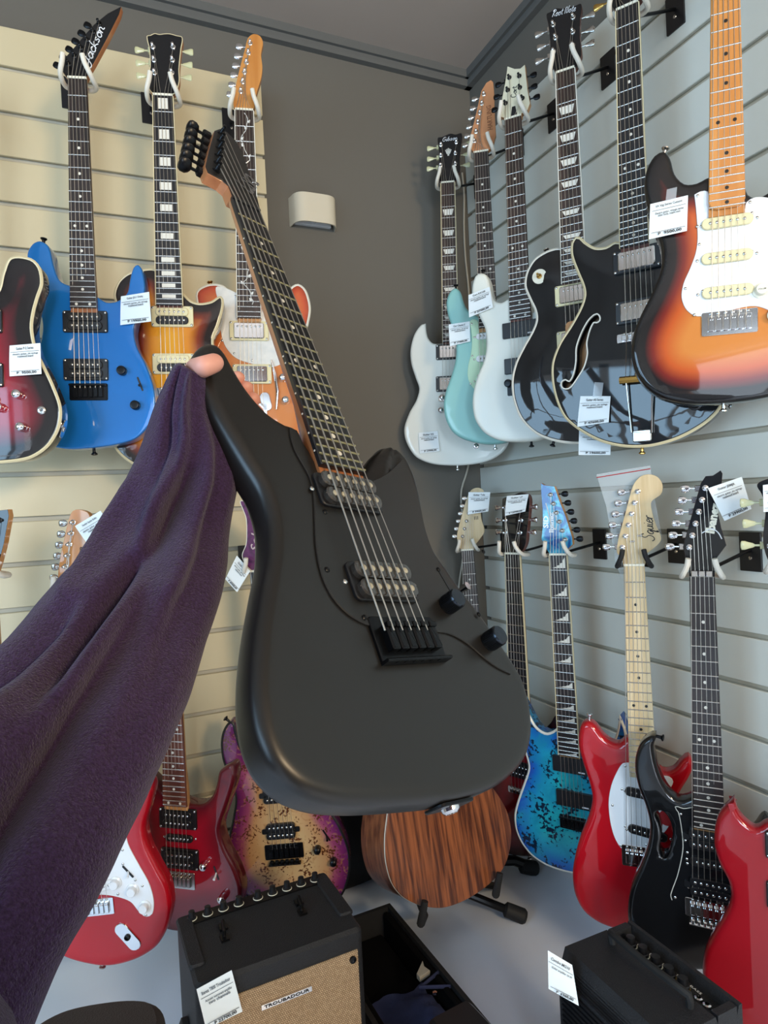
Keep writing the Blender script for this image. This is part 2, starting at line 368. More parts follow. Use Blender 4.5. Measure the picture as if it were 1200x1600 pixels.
# ---------------------------------------------------------------- small shared meshes
_cache = {}
def shared(key, fn):
    if key not in _cache: _cache[key] = fn()
    return _cache[key]
def M_fret(mt): return shared(('fret', mt.name), lambda: MB().prism([(-.0013, 0), (-.0009, .001), (0, .0014), (.0009, .001), (.0013, 0)], -.5, .5, M=Matrix.Rotation(math.pi/2, 4, 'Y') @ Matrix.Rotation(math.pi/2, 4, 'Z')).mesh('fret', mt, 1.2))
def M_post(mt): return shared(('post', mt.name), lambda: MB().lathe((0, 0, 0), [(.0055, 0), (.0055, .0012), (.0035, .002), (.003, .0075), (.0022, .008), (.0018, .0105), (.0030, .0125), (.001, .0135)], 12).mesh('tuner_post', mt))
def M_key(mt, kind):
    def f():
        b = MB(); b.cyl((-.016, 0, 0), (.004, 0, 0), .0018, n=8)
        if kind == 'tulip': b.tube([(0, 0, 0), (.003, 0, 0), (.009, 0, 0), (.014, 0, 0), (.019, 0, 0), (.0205, 0, 0)], [.0025, .004, .0055, .0075, .0075, .005], 10)
        else: b.tube([(0, 0, 0), (.002, 0, 0), (.006, 0, 0), (.012, 0, 0), (.0155, 0, 0), (.0165, 0, 0)], [.003, .0055, .0072, .0072, .0055, .003], 10)
        if kind == 'drum': b.v = [(x, y*.9, z*1.35) if x > .0005 else (x, y, z) for x, y, z in b.v]
        else: b.v = [(x, y, z*.42) if x > .0005 else (x, y, z) for x, y, z in b.v]
        b.box((-.014, 0, .001), (.012, .012, .009), ch=.002); return b.mesh('tuner_key', mt)
    return shared(('key', mt.name, kind), f)
def M_knob(mt, kind):
    def f():
        if kind == 'knurl': prof = [(.0085, 0), (.0092, .0008), (.0092, .014), (.0085, .0155), (.006, .016), (.001, .0157)]
        elif kind == 'dome': prof = [(.0085, 0), (.0088, .001), (.0086, .012), (.0078, .0165), (.005, .019), (.001, .0198)]
        elif kind == 'strat': prof = [(.013, 0), (.0128, .002), (.0095, .0035), (.0088, .012), (.0078, .0132), (.001, .0128)]
        else: prof = [(.009, 0), (.0085, .013), (.007, .015), (.001, .015)]
        b = MB(); b.lathe((0, 0, 0), prof, 24)
        if kind == 'knurl':
            for k in range(24): a = math.pi/12*k; b.box((.0093*math.cos(a), .0093*math.sin(a), .0075), (.0012, .0012, .011), a)
        return b.mesh('knob', mt)
    return shared(('knob', mt.name, kind), f)
def M_screw(mt): return shared(('screw', mt.name), lambda: MB().lathe((0, 0, 0), [(.0028, 0), (.0026, .0008), (.0015, .0016), (.0004, .0017)], 8).mesh('screw', mt))
def M_button(mt): return shared(('btn', mt.name), lambda: MB().lathe((0, 0, 0), [(.003, 0), (.0032, .004), (.0035, .009), (.0068, .012), (.0068, .014), (.003, .0155)], 12, 'y').mesh('strap_button', mt))
def M_dot(mt): return shared(('dot', mt.name), lambda: MB().lathe((0, 0, 0), [(.003, 0), (.003, .0004), (.001, .0005)], 12).mesh('inlay', mt))
# ---------------------------------------------------------------- the guitar builder
class Guitar:
    def __init__(g, label, nut, end, nf=22, anchor=('X', 1.0), h=134, fbh=.012, frame_uvn=None, group=None, below=.17, cat='guitar', name='electric_guitar'):
        g.nf = nf; g.fbh = fbh
        nc = ((nut[0][0]+nut[1][0])/2, (nut[0][1]+nut[1][1])/2); ec = ((end[0][0]+end[1][0])/2, (end[0][1]+end[1][1])/2)
        if frame_uvn is None:
            a = math.radians(h); u = np.array([math.sin(a), math.cos(a), 0]); v = np.array([0, 0, 1.]); n = np.cross(u, v)
            P = on_axis(nc[0], nc[1], 'XYZ'.index(anchor[0]), anchor[1])
        else: u, v, n, P = frame_uvn
        g.n = n; g.P0 = P-n*fbh                              # a point of the body plane (top surface of the body)
        a_ = g.hit(nc, fbh); b_ = g.hit(ec, fbh); ax = nv(a_-b_)
        g.y = ax; g.x = nv(np.cross(ax, n)); g.z = n
        g.Ln = np.linalg.norm(a_-b_); g.scale = g.Ln/(1-2**(-(nf+.35)/12))
        g.O = (a_-n*fbh)-ax*(g.scale+below)
        g.yn = g.scale+below                                 # local y of the nut
        g.root = empty(name, frame(g.O, g.x, g.y, g.z)); setprops(g.root, label, cat, group)
        g.nut = [g.L(q, fbh) for q in nut]; g.end = [g.L(q, fbh) for q in end]
        g.wn = (g.nut[1][0]-g.nut[0][0]); g.we = (g.end[1][0]-g.end[0][0]); g.ye = g.yn-g.Ln
        print('GUITAR', label[:40], 'scale %.3f nutw %.3f endw %.3f nutpos' % (g.scale, g.wn, g.we), np.round(a_, 2))
    def hit(g, p, h=0):
        r = ray(*p); Q = g.P0+g.n*h; return CAM+r*((Q-CAM).dot(g.n)/r.dot(g.n))
    def L(g, p, h=0):
        d = g.hit(p, h)-g.O; return (d.dot(g.x), d.dot(g.y))
    def part(g, name, me, loc=(0, 0, 0), rot=0, sc_=None, parent=None, label=None):
        o = link(name, me, parent or g.root); o.location = loc
        if rot: o.rotation_euler = (0, 0, rot)
        if sc_: o.scale = sc_
        if label: o['label'] = label
        return o
    def body(g, px, mt, T=.043, r=.006, dome=0, holes=(), name='body', sharp=(), step=.007, bind=None, grid=.013):
        pts = catmull([g.L(q) for q in px], step=step, sharp=sharp)
        hl = [catmull([g.L(q) for q in h_], step=.005) for h_ in holes]
        g.T = T; g.dome = dome; g.outline = ccw(pts)
        print('   body size', np.round(np.ptp(np.array(pts), axis=0), 3))
        b = g.part(name, body_mesh(name, pts, T, r, mt, dome, holes=hl, grid=grid)); g.bodyo = b
        if bind:
            P = g.outline; nn = vnormals(P); mb = MB(); n = len(P); A = np.array(P)
            rg = [(A+nn*.0008, -r*.75), (A+nn*.0012, -.0015), (A-nn*.002, .0010), (A-nn*.0042, .0004), (A-nn*.0042, -.002)]
            vs = [(q[0], q[1], z) for R_, z in rg for q in R_]
            fs = [(k*n+i, (k+1)*n+i, (k+1)*n+(i+1) % n, k*n+(i+1) % n) for k in range(4) for i in range(n)]
            g.part('binding', mb.add(vs, [f[::-1] for f in fs]).mesh('binding', bind))
        return b
    def neck(g, board, wood, fret=None, nut_mt=None, binding=None, heel=.05, round_end=False, slab_t=.0055, depth=.021):
        yn, ye, wn, we = g.yn, g.ye, g.wn/2, g.we/2; x0 = (g.nut[0][0]+g.nut[1][0])/2; x1 = (g.end[0][0]+g.end[1][0])/2
        g.W = lambda y: wn+(we-wn)*(yn-y)/(yn-ye); g.XC = lambda y: x0+(x1-x0)*(yn-y)/(yn-ye)
        z1 = g.fbh
        poly = [(x0-wn, yn), (x0+wn, yn), (x1+we, ye), (x1-we, ye)]
        if round_end: poly = [(x0-wn, yn), (x0+wn, yn), (x1+we, ye+.012), (x1+we-.004, ye+.003), (x1+we-.012, ye), (x1-we+.012, ye), (x1-we+.004, ye+.003), (x1-we, ye+.012)]
        g.part('fretboard', MB().prism(poly, z1-slab_t, z1, .0012).mesh('fretboard', board))
        mb = MB(); K = 12; vs = []; ys = [yn+.004, yn-.05, (yn+ye)/2, ye+.09, ye+.055, ye+.04, ye-.01]
        dp = [depth*.9, depth, depth*1.08, depth*1.1, depth*1.5, depth*1.75, depth*1.75]
        for y, d in zip(ys, dp):
            wv = g.W(min(y, yn))
            for k in range(K+1):
                a = math.pi*k/K; c, s_ = math.cos(a), math.sin(a); e = .75
                vs.append((g.XC(y)+wv*.985*math.copysign(abs(c)**e, c), y, z1-slab_t-(d-slab_t)*abs(s_)**.8))
        fs = [(i*(K+1)+k, (i+1)*(K+1)+k, (i+1)*(K+1)+k+1, i*(K+1)+k+1) for i in range(len(ys)-1) for k in range(K)]
        fs += [(i*(K+1), i*(K+1)+K, (i+1)*(K+1)+K, (i+1)*(K+1)) for i in range(len(ys)-1)]
        fs += [tuple(range(K, -1, -1)), tuple(range((len(ys)-1)*(K+1), len(ys)*(K+1)))]
        g.part('neck', mb.add(vs, fs).mesh('neck', wood))
        fr = M_fret(fret or MT['steel'])
        g.fy = lambda k: yn-g.scale*(1-2**(-k/12))
        for k in range(1, g.nf+1):
            y = g.fy(k)
            if y < ye: break
            g.part('fret', fr, (g.XC(y), y, z1), sc_=(2*g.W(y)-.001, 1, 1))
        g.part('nut', MB().box((x0, yn+.002, z1-.001), (2*wn, .005, .006), ch=.0008).mesh('nut', nut_mt or MT['ivory']))
        if binding:
            for s_, nm in ((-1, 'binding'), (1, 'binding')):
                mb = MB(); a = [(x0+s_*wn, yn), (x0+s_*(wn+.0018), yn), (x1+s_*(we+.0018), ye), (x1+s_*we, ye)]
                g.part(nm, mb.prism(a, z1-slab_t, z1+.0004).mesh(nm, binding), label='pale fretboard binding strip')
        g.stringy = g.ye-.1
    def inlays(g, kind, mt, at=(3, 5, 7, 9, 12, 15, 17, 19, 21), dbl=(12, 24)):
        z = g.fbh+.0003
        for k in at:
            if k > g.nf: continue
            y = (g.fy(k-1)+g.fy(k))/2; hgt = g.fy(k-1)-g.fy(k); xc = g.XC(y); w_ = g.W(y)
            if kind == 'dot':
                for dx in ((-w_*.5, w_*.5) if k in dbl else (0,)): g.part('inlay', M_dot(mt), (xc+dx, y, z))
                continue
            mb = MB()
            if kind == 'block': mb.box((xc, y, z), (w_*1.05, hgt*.66, .0005))
            elif kind == 'trap': mb.prism([(xc-w_*.78, y+hgt*.27), (xc+w_*.78, y+hgt*.27), (xc+w_*.58, y-hgt*.27), (xc-w_*.58, y-hgt*.27)][::-1], z-.0002, z+.0003)
            elif kind == 'shark':
                p = [(-.75, -.36), (.78, -.36), (.78, .36), (.45, .08), (.5, .02), (.12, -.08), (.2, -.15), (-.25, -.2), (-.2, -.26)]
                mb.prism([(xc+a*w_, y+b*hgt) for a, b in p], z-.0002, z+.0003)
            g.part('inlay', mb.mesh('inlay', mt))
    def vine(g, mt):
        z = g.fbh+.0004; y0, y1 = g.yn-.01, g.ye+.03; pts = []
        for i in range(90):
            t = i/89; y = y0+(y1-y0)*t; pts.append((g.XC(y)+g.W(y)*.35*math.sin(t*34)+g.W(y)*.12*math.sin(t*90), y+.003*math.cos(t*70), z))
        g.part('vine_inlay', MB().tube(pts, .0009, 4).mesh('vine_inlay', mt))
        for i in range(3, 88, 4):
            x, y, _ = pts[i]; s_ = 1 if i % 8 < 4 else -1; rr = .5+.4*random.random()
            leaf = [(x, y), (x+s_*.005*rr, y+.004), (x+s_*.011*rr, y+.005), (x+s_*.009*rr, y-.002), (x+s_*.004*rr, y-.003)]
            g.part('leaf_inlay', MB().prism(leaf, z-.0003, z+.0003).mesh('leaf_inlay', mt))
    def head(g, px, face, wood, zt=-.002, T=.015, smooth=True, sharp=(), step=.004, bind=None):
        """headstock; zt = height of its face relative to the fretboard top"""
        g.hz = g.fbh+zt; pts = [g.L(q, g.hz) for q in px]; P = catmull(pts, step=step, sharp=sharp) if smooth else pts
        me = MB().prism(P, g.hz-T, g.hz-.001, .001).mesh('headstock', wood, .5); g.part('headstock', me)
        if bind: g.part('headstock_binding', MB().prism(P, g.hz-.004, g.hz-.0004, .0002).mesh('headstock_binding', bind))
        Q = np.array(ccw(P)); Q = Q-vnormals(Q)*(.0018 if bind else .0003)
        g.headface = g.part('headstock_face', MB().prism([tuple(q) for q in Q], g.hz-.0011, g.hz, .0002).mesh('headstock_face', face, .5))
    def tuners(g, posts, post_mt, key_mt, kind='round', off=.026, sides=None, keylab=None, ang=None):
        """posts: list of (pixel, side); one tuner each with its key as sub-part"""
        g.posts = []
        for (p, s_) in posts:
            x, y = g.L(p, g.hz); g.posts.append((x, y))
            t = g.part('tuner', M_post(post_mt), (x, y, g.hz))
            k = link('tuner_key', M_key(key_mt, kind), t); k.location = (s_*off, 0, -.013); k.rotation_euler = (0, 0, (0 if s_ > 0 else math.pi)+(ang or 0))
    def strings(g, bridge, spread=.052, mt=None, r=.00055, hb=.010, order=None, nutspread=.86, to_posts=True):
        xb, yb = g.L(bridge, g.dome+hb); mt = mt or MT['string']; x0 = (g.nut[0][0]+g.nut[1][0])/2
        n = 6; ps = getattr(g, 'posts', [])
        if order: ps = [ps[i] for i in order]
        for k in range(n):
            t = k/(n-1)-.5; xn = x0+t*g.wn*nutspread; xe = xb+t*spread
            pts = [(xe, yb, g.dome+hb), (xn, g.yn, g.fbh+.0022)]
            if to_posts and k < len(ps): pts.append((ps[k][0]+.002, ps[k][1], g.hz+.006))
            rr = r*(1.35-.12*k)
            mb = MB(); mb.tube(pts, rr, 5); g.part('string', mb.mesh('string', mt, 1.5))
    def guard(g, px, mt, t=.0022, sharp=(), name='pickguard', smooth=True, z=0):
        pts = [g.L(q, t) for q in px]; P = catmull(pts, step=.006, sharp=sharp) if smooth else pts
        o = g.part(name, MB().prism(P, z, z+t, .0007).mesh(name, mt, .5)); g.gt = z+t; return o
    def screws(g, pxs, mt=None, z=None):
        for p in pxs: x, y = g.L(p, g.gt if z is None else z); g.part('screw', M_screw(mt or MT['nickel']), (x, y, (g.gt if z is None else z)))
    def pickup(g, p, kind, rot=0, z=0, s=1.0):
        z += g.dome; x, y = g.L(p, z+.006); K = MT
        base = {'ring_black': K['blackp'], 'ring_cream': K['cream'], 'chrome_cream': K['cream'], 'chrome_black': K['blackp']}.get(kind)
        W, H = .070*s, .037*s
        if base:
            b = MB(); b.rrect((0, 0), .091*s, .046*s, .004, 0, .005, .001); o = g.part('pickup_ring', b.mesh('pickup_ring', base), (x, y, z), rot)
            for sx in (-1, 1):
                for sy in (-1, 1): q = link('screw', M_screw(K['nickel']), o); q.location = (sx*.0415*s, sy*.019*s, .005)
        if kind in ('chrome_cream', 'chrome_black'):
            c = g.part('pickup_cover', MB().rrect((0, 0), W, H, .004, 0, .0085, .0015).mesh('pickup_cover', K['chrome']), (x, y, z), rot)
            for i in range(6): q = link('pole_piece', M_screw(K['nickel']), c); q.location = ((i-2.5)*.0103*s, H*.25, .0083)
        elif kind in ('ring_black', 'ring_cream', 'open_black'):
            if kind == 'open_black':
                for sx in (-1, 1): g.part('pickup_tab', MB().rrect((0, 0), .012, .012, .003, 0, .003).mesh('pickup_tab', K['blackp']), (x+sx*W*.56*math.cos(rot), y+sx*W*.56*math.sin(rot), z), rot)
            for j, sy in enumerate((-1, 1)):
                top = K['cream'] if (kind == 'ring_cream' and (j == 1) != getattr(g, 'flipz', False)) else K['blackp']
                dx, dy = -math.sin(rot)*sy*H*.25, math.cos(rot)*sy*H*.25
                c = g.part('pickup_bobbin', MB().rrect((0, 0), W, H*.48, H*.2, 0, .009, .001).mesh('pickup_bobbin', top), (x+dx, y+dy, z), rot, label='cream pickup bobbin' if top == K['cream'] else None)
                for i in range(6): q = link('pole_piece', M_screw(K['nickel']), c); q.location = ((i-2.5)*.0103*s, 0, .0089)
        elif kind == 'emg':
            c = g.part('pickup', MB().rrect((0, 0), .088*s, .039*s, .002, 0, .0085, .001).mesh('pickup', K['blackp']), (x, y, z), rot)
            t = MB().box((.028*s, -.013*s, .0087), (.016*s, .003, .0004)); q = link('pickup_print', t.mesh('pickup_print', K['white']), c)
        else:                                                # single coils
            mt = {'single_cream': K['cream'], 'single_black': K['blackp'], 'single_white': K['white']}[kind]
            c = g.part('pickup', MB().rrect((0, 0), .078*s, .019*s, .0092*s, 0, .006, .0012).mesh('pickup', mt), (x, y, z), rot)
            for i in range(6): q = link('pole_piece', M_screw(K['nickel']), c); q.location = ((i-2.5)*.0103*s, 0, .0059)
            for sx in (-1, 1): g.part('screw', M_screw(K['nickel']), (x+sx*.045*s*math.cos(rot), y+sx*.045*s*math.sin(rot), z))
    def bridge(g, p, w_, h_, mt, kind='trem', z=0, rot=0):
        z += g.dome; x, y = g.L(p, z+.004)
        b = MB(); b.rrect((0, 0), w_, h_, .003, 0, .003, .0006); o = g.part('bridge', b.mesh('bridge', mt), (x, y, z), rot)
        sp = w_*.66
        for i in range(6):
            xx = (i-2.5)*sp/5
            c = MB(); c.rrect((0, 0), sp/5*.84, h_*.62, .001, .003, .0078, .0008); c.cyl((-.0016, h_*.18, .0078), (-.0016, h_*.18, .0104), .001, n=6); c.cyl((.0016, h_*.18, .0078), (.0016, h_*.18, .0104), .001, n=6)
            q = link('saddle', shared(('sad', mt.name, round(w_, 3), round(h_, 3)), lambda: c.mesh('saddle', mt)), o); q.location = (xx, -h_*.02, 0)
            q = link('screw', M_screw(MT['nickel'] if mt != MT['blackm'] else mt), o); q.location = (xx, h_*.42, .003)
        if kind == 'floyd':
            b = MB()
            for i in range(6): b.rrect(((i-2.5)*sp/5, -h_*.62), sp/5*.7, h_*.3, .002, .006, .014, .002)
            b.box((0, -h_*.78, .006), (sp*1.25, h_*.14, .012), ch=.002); q = link('fine_tuner_block', b.mesh('fine_tuner_block', mt), o)
        if kind == 'block':
            b = MB().box((0, h_*.38, .008), (w_*.95, .004, .010), ch=.001); q = link('saddle_bar', b.mesh('saddle_bar', mt), o)
    def knob(g, p, mt, kind='dome', z=0, label=None):
        z += g.dome; x, y = g.L(p, z+.008); return g.part('knob', M_knob(mt, kind), (x, y, z), label=label)
    def button(g, p, mt, up=False, z=-.02):
        """strap button on the rim nearest to the pixel"""
        x, y = g.L(p, z); P = np.array(g.outline); i = int(np.argmin(((P-np.array([x, y]))**2).sum(1))); nn = vnormals(g.outline)[i]
        g.part('strap_button', M_button(mt), (P[i][0]-nn[0]*.001, P[i][1]-nn[1]*.001, z), math.atan2(-nn[0], nn[1]))
    def jack(g, p, mt, z=0):
        z += g.dome; x, y = g.L(p, z); g.part('jack_socket', MB().lathe((0, 0, 0), [(.0085, 0), (.008, .0015), (.0055, .003), (.0035, .003), (.003, 0)], 14).mesh('jack_socket', mt), (x, y, z))
    def switch(g, p, mt, dirn=(1, 0), z=0, blade=True):
        z += g.dome; x, y = g.L(p, z); a = math.atan2(dirn[1], dirn[0])
        o = g.part('switch', MB().rrect((0, 0), .032, .004, .0018, -.0002, .0006).mesh('switch', MT['blackp']), (x, y, z), a)
        b = MB(); b.tube([(0, 0, 0), (.004, 0, .008), (.006, 0, .016)], [.0018, .0022, .003], 8); q = link('switch_tip', b.mesh('switch_tip', mt), o)
    def text(g, s, p0, p1, mt, height=None, shear=0, bold=.01, z=None, name='logo', hfrac=None):
        z = g.hz if z is None else z; a = g.L(p0, z); b = g.L(p1, z); wdt = math.dist(a, b)
        me = text_mesh(s, wdt, hfrac*wdt if hfrac else height, shear=shear, bold=bold); me.materials.append(mt)
        return g.part(name, me, ((a[0]+b[0])/2, (a[1]+b[1])/2, z+.0006), math.atan2(b[1]-a[1], b[0]-a[0]))
    def stroke(g, pts, mt, z=None, r=.001, name='logo'):
        z = g.hz if z is None else z; P = [g.L(q, z) for q in pts]; P = catmull(P, closed=False, step=.002)
        return g.part(name, MB().tube([(a, b, z+.0004) for a, b in P], r, 4).mesh(name, mt, 1.5))
# small cursive stroke alphabet for script logos (x, y; baseline 0, x-height 1)
CUR = {
 'a': (1.0, [[(.85, .8), (.5, 1.0), (.15, .6), (.2, .15), (.5, .0), (.8, .4), (.88, .95), (.85, .3), (1.0, .05)]]),
 'b': (.9, [[(.05, .2), (.3, 1.6), (.45, 2.0), (.3, 1.7), (.2, .3), (.45, 0), (.8, .4), (.6, .95), (.3, .7)]]),
 'c': (.8, [[(.75, .8), (.5, 1.0), (.15, .6), (.25, .1), (.55, 0), (.8, .2)]]),
 'e': (.8, [[(.1, .45), (.6, .6), (.65, .9), (.4, 1.0), (.12, .6), (.2, .1), (.5, 0), (.8, .25)]]),
 'i': (.45, [[(.15, .95), (.1, .2), (.3, 0), (.45, .2)], [(.2, 1.4), (.24, 1.5)]]),
 'k': (.9, [[(.1, 0), (.25, 1.2), (.4, 2.0)], [(.75, 1.0), (.2, .5), (.5, .4), (.85, 0)]]),
 'n': (.95, [[(.1, .95), (.12, 0), (.15, .6), (.45, .98), (.65, .7), (.62, .2), (.95, .05)]]),
 'o': (.9, [[(.5, 1.0), (.15, .6), (.25, .1), (.55, 0), (.8, .5), (.5, 1.0), (.9, .85)]]),
 'q': (.95, [[(.8, .8), (.5, 1.0), (.15, .6), (.2, .15), (.5, 0), (.8, .6), (.78, -.9), (1.0, -.6)]]),
 'r': (.7, [[(.1, .95), (.14, 0), (.2, .6), (.45, 1.0), (.65, .9)]]),
 's': (.75, [[(.65, .85), (.4, 1.0), (.2, .75), (.55, .4), (.5, .05), (.1, .1)]]),
 't': (.7, [[(.35, 1.7), (.3, .3), (.5, 0), (.7, .2)], [(.05, 1.15), (.65, 1.2)]]),
 'u': (.95, [[(.12, .95), (.12, .3), (.35, 0), (.65, .3), (.7, .95), (.7, .2), (.95, .05)]]),
 'J': (1.1, [[(.2, 1.7), (.6, 2.1), (.95, 1.9), (.75, .6), (.4, -.4), (-.1, -.3), (.1, .2), (1.0, .5)]]),
 'S': (1.2, [[(1.1, 1.7), (.8, 2.1), (.4, 1.8), (.5, 1.3), (.95, .8), (.8, .1), (.3, -.1), (-.1, .3)]]),
 'C': (1.1, [[(1.0, 1.6), (.7, 2.0), (.2, 1.4), (.15, .5), (.5, 0), (1.0, .4)]]),
 'G': (1.2, [[(1.0, 1.7), (.7, 2.0), (.2, 1.4), (.15, .5), (.5, 0), (.95, .5), (.95, 1.0), (.6, 1.0)]]),
 'R': (1.15, [[(.2, 0), (.4, 2.0)], [(.0, 1.6), (.5, 2.1), (1.0, 1.7), (.4, 1.1), (.7, .5), (1.1, 0)]]),
 'N': (1.3, [[(.1, 0), (.35, 1.9), (.8, .1), (1.1, 2.0), (1.3, 2.0)]]), ' ': (.6, [])}
def script(g, s, p0, p1, mt, height, r=.0007, slant=.25, z=None):
    """script lettering as raised strokes from pixel p0 to p1 along the baseline"""
    z = g.hz if z is None else z; a = np.array(g.L(p0, z)); b = np.array(g.L(p1, z)); tot = sum(CUR[c][0] for c in s); wd = np.linalg.norm(b-a)
    ux = (b-a)/wd; uy = np.array([-ux[1], ux[0]]); sx = wd/tot; sy = height/2; x = 0; mb = MB()
    for c in s:
        adv, st = CUR[c]
        for ln in st:
            P = catmull([a+ux*((x+q[0])*sx+q[1]*sy*slant)+uy*q[1]*sy for q in ln], False, .0012); mb.tube([(q[0], q[1], z+.0004) for q in P], r, 4)
        x += adv
    return g.part('logo', mb.mesh('logo', mt, 1.5))
# ---------------------------------------------------------------- hangers and tags
def hanger(g, label, wall, plate=None, group='wall hooks holding the guitars', dark=False):
    """bracket plate on the slat wall, arm, and a padded fork round the neck below the headstock"""
    x0 = (g.nut[0][0]+g.nut[1][0])/2; M = np.array(frame(g.O, g.x, g.y, g.z))
    Wd = lambda q: (M @ np.array([*q, 1]))[:3]
    c = Wd((x0, g.yn+.004, -.042+.004))
    if wall == 'A': wp = np.array([c[0], YS, c[2]+.04]); nrm = np.array([0, -1, 0]); sd = np.array([1, 0, 0])
    else: wp = np.array([XB, c[1], c[2]+.035]); nrm = np.array([-1, 0, 0]); sd = np.array([0, -1, 0])
    if plate: wp = on_axis(*plate, 1 if wall == 'A' else 0, YS if wall == 'A' else XB)
    up = np.array([0, 0, 1.]); root = empty('guitar_hanger', frame(wp, sd, up, nrm)); setprops(root, label, 'wall hook', group)
    R3 = np.stack([sd, up, nrm]); tl = lambda q: R3 @ (np.array(q)-wp)
    MB().rrect((0, 0), .046, .076, .002, .0002, .004, .0005).build('bracket_plate', MT['blackp'], root)
    s_ = MB(); s_.lathe((0, -.012, .004), [(.004, 0), (.0035, .0012), (.001, .0018)], 10).build('screw', MT['nickel'], root)
    back = Wd((x0, g.yn+.002, g.fbh-.040)); a = tl(back)
    MB().tube([(0, .004, .003), tuple(a*np.array([.5, .5, .5])+np.array([0, .002, 0])), tuple(a)], .0036, 8).build('arm', MT['blackm'], root)
    mt = MT['foamd'] if dark else MT['foam']
    for s in (-1, 1):
        w2 = g.wn/2+.009
        loc = [(x0, g.yn+.002, g.fbh-.040), (x0+s*w2*.7, g.yn-.001, g.fbh-.038), (x0+s*(w2+.003), g.yn-.002, g.fbh-.026), (x0+s*(w2+.004), g.yn-.001, g.fbh-.004),
               (x0+s*(w2+.001), g.yn+.006, g.fbh+.012), (x0+s*(w2-.006), g.yn+.022, g.fbh+.021), (x0+s*(w2-.009), g.yn+.036, g.fbh+.024)]
        P = catmull([tl(Wd(q)) for q in loc], closed=False, step=.005)
        MB().tube(P, .0052, 10).build('fork_prong', mt, root)
    return root
def price_tag(label, quad, origin, n, lines, price, back=None, curl=.004, tape=None, group=None):
    """paper tag: four pixel corners (tl, tr, br, bl) on the plane through origin with normal n"""
    n = np.array(n, float)
    def hp(p, h=0): r = ray(*p); Q = np.array(origin)+n*h; return CAM+r*((Q-CAM).dot(n)/r.dot(n))
    q = [hp(p) for p in quad]; c = sum(q)/4
    x = nv((q[1]-q[0])+(q[2]-q[3])); x = nv(x-n*x.dot(n)); y = np.cross(n, x)
    M = frame(c, x, y, n); lc = [((p-c).dot(x), (p-c).dot(y)) for p in q]
    root = empty('price_tag', M); setprops(root, label, 'price tag', group)
    K = 8; J = 3; vs = []; fs = []
    def P2(s, t): 
        a = np.array(lc[0])*(1-s)*(1-t)+np.array(lc[1])*s*(1-t)+np.array(lc[2])*s*t+np.array(lc[3])*(1-s)*t; return a
    zf = lambda s, t: curl*(math.sin(math.pi*t)*.4+s*t*t)
    for i in range(K+1):
        for j in range(J+1): a = P2(j/J, i/K); vs.append((a[0], a[1], zf(j/J, i/K)))
    fr = [(i*(J+1)+j, (i+1)*(J+1)+j, (i+1)*(J+1)+j+1, i*(J+1)+j+1) for i in range(K) for j in range(J)]
    nV = len(vs); vs2 = vs+[(a, b, c_-.0005) for a, b, c_ in vs]
    fs = fr+[tuple(k+nV for k in f)[::-1] for f in fr]
    per = [j for j in range(J+1)]+[i*(J+1)+J for i in range(1, K+1)]+[K*(J+1)+j for j in range(J-1, -1, -1)]+[i*(J+1) for i in range(K-1, 0, -1)]
    for a, b in zip(per, per[1:]+per[:1]): fs.append((a, b, b+nV, a+nV))
    MB().add(vs2, fs).build('card', MT['paper'], root)
    wd = (abs(lc[1][0]-lc[0][0])+abs(lc[2][0]-lc[3][0]))/2; hd = (abs(lc[0][1]-lc[3][1])+abs(lc[1][1]-lc[2][1]))/2
    def put(s, t, mesh, nm, mt):
        a = P2(s, t); mesh.materials.append(mt); o = link(nm, mesh, root)
        d1 = P2(1, t)-P2(0, t); e = P2(s, min(1, t+.02))-P2(s, max(0, t-.02))
        sh = zf(s, t); o.location = (a[0], a[1], sh+.0022); o.rotation_euler = (0, 0, math.atan2(d1[1], d1[0])); return o
    for k, (s, t, wf_, txt) in enumerate(lines): put(s, t, text_mesh(txt, wd*wf_, hd*(.075 if k else .085), bold=.02), 'lettering', MT['ink'])
    r = MB().box((0, 0, 0), (wd*.9, hd*.012, .0002)); put(.5, .86, r.mesh('rule_line', MT['ink']), 'rule_line', MT['ink'])
    r = MB().box((0, 0, 0), (wd*.9, hd*.010, .0002)); put(.5, .24, r.mesh('rule_line', MT['ink']), 'rule_line', MT['ink'])
    put(.55, .925, text_mesh(price, wd*.62, hd*.095, bold=.03), 'price_print', MT['inkd'])
    if tape:
        tq = [hp(p, .002) for p in tape]; mb = MB(); mb.add([tuple((R_-c) @ np.stack([x, y, n]).T) for R_ in tq], [(0, 1, 2, 3)][:1]); mb.build('tape', MT['tape'], root)
    return root
STD = lambda a, b='': [(.5, .13, .55, a), (.52, .32, .8, b or 'electric guitar, six strings'), (.52, .39, .5, 'rosewood board')]
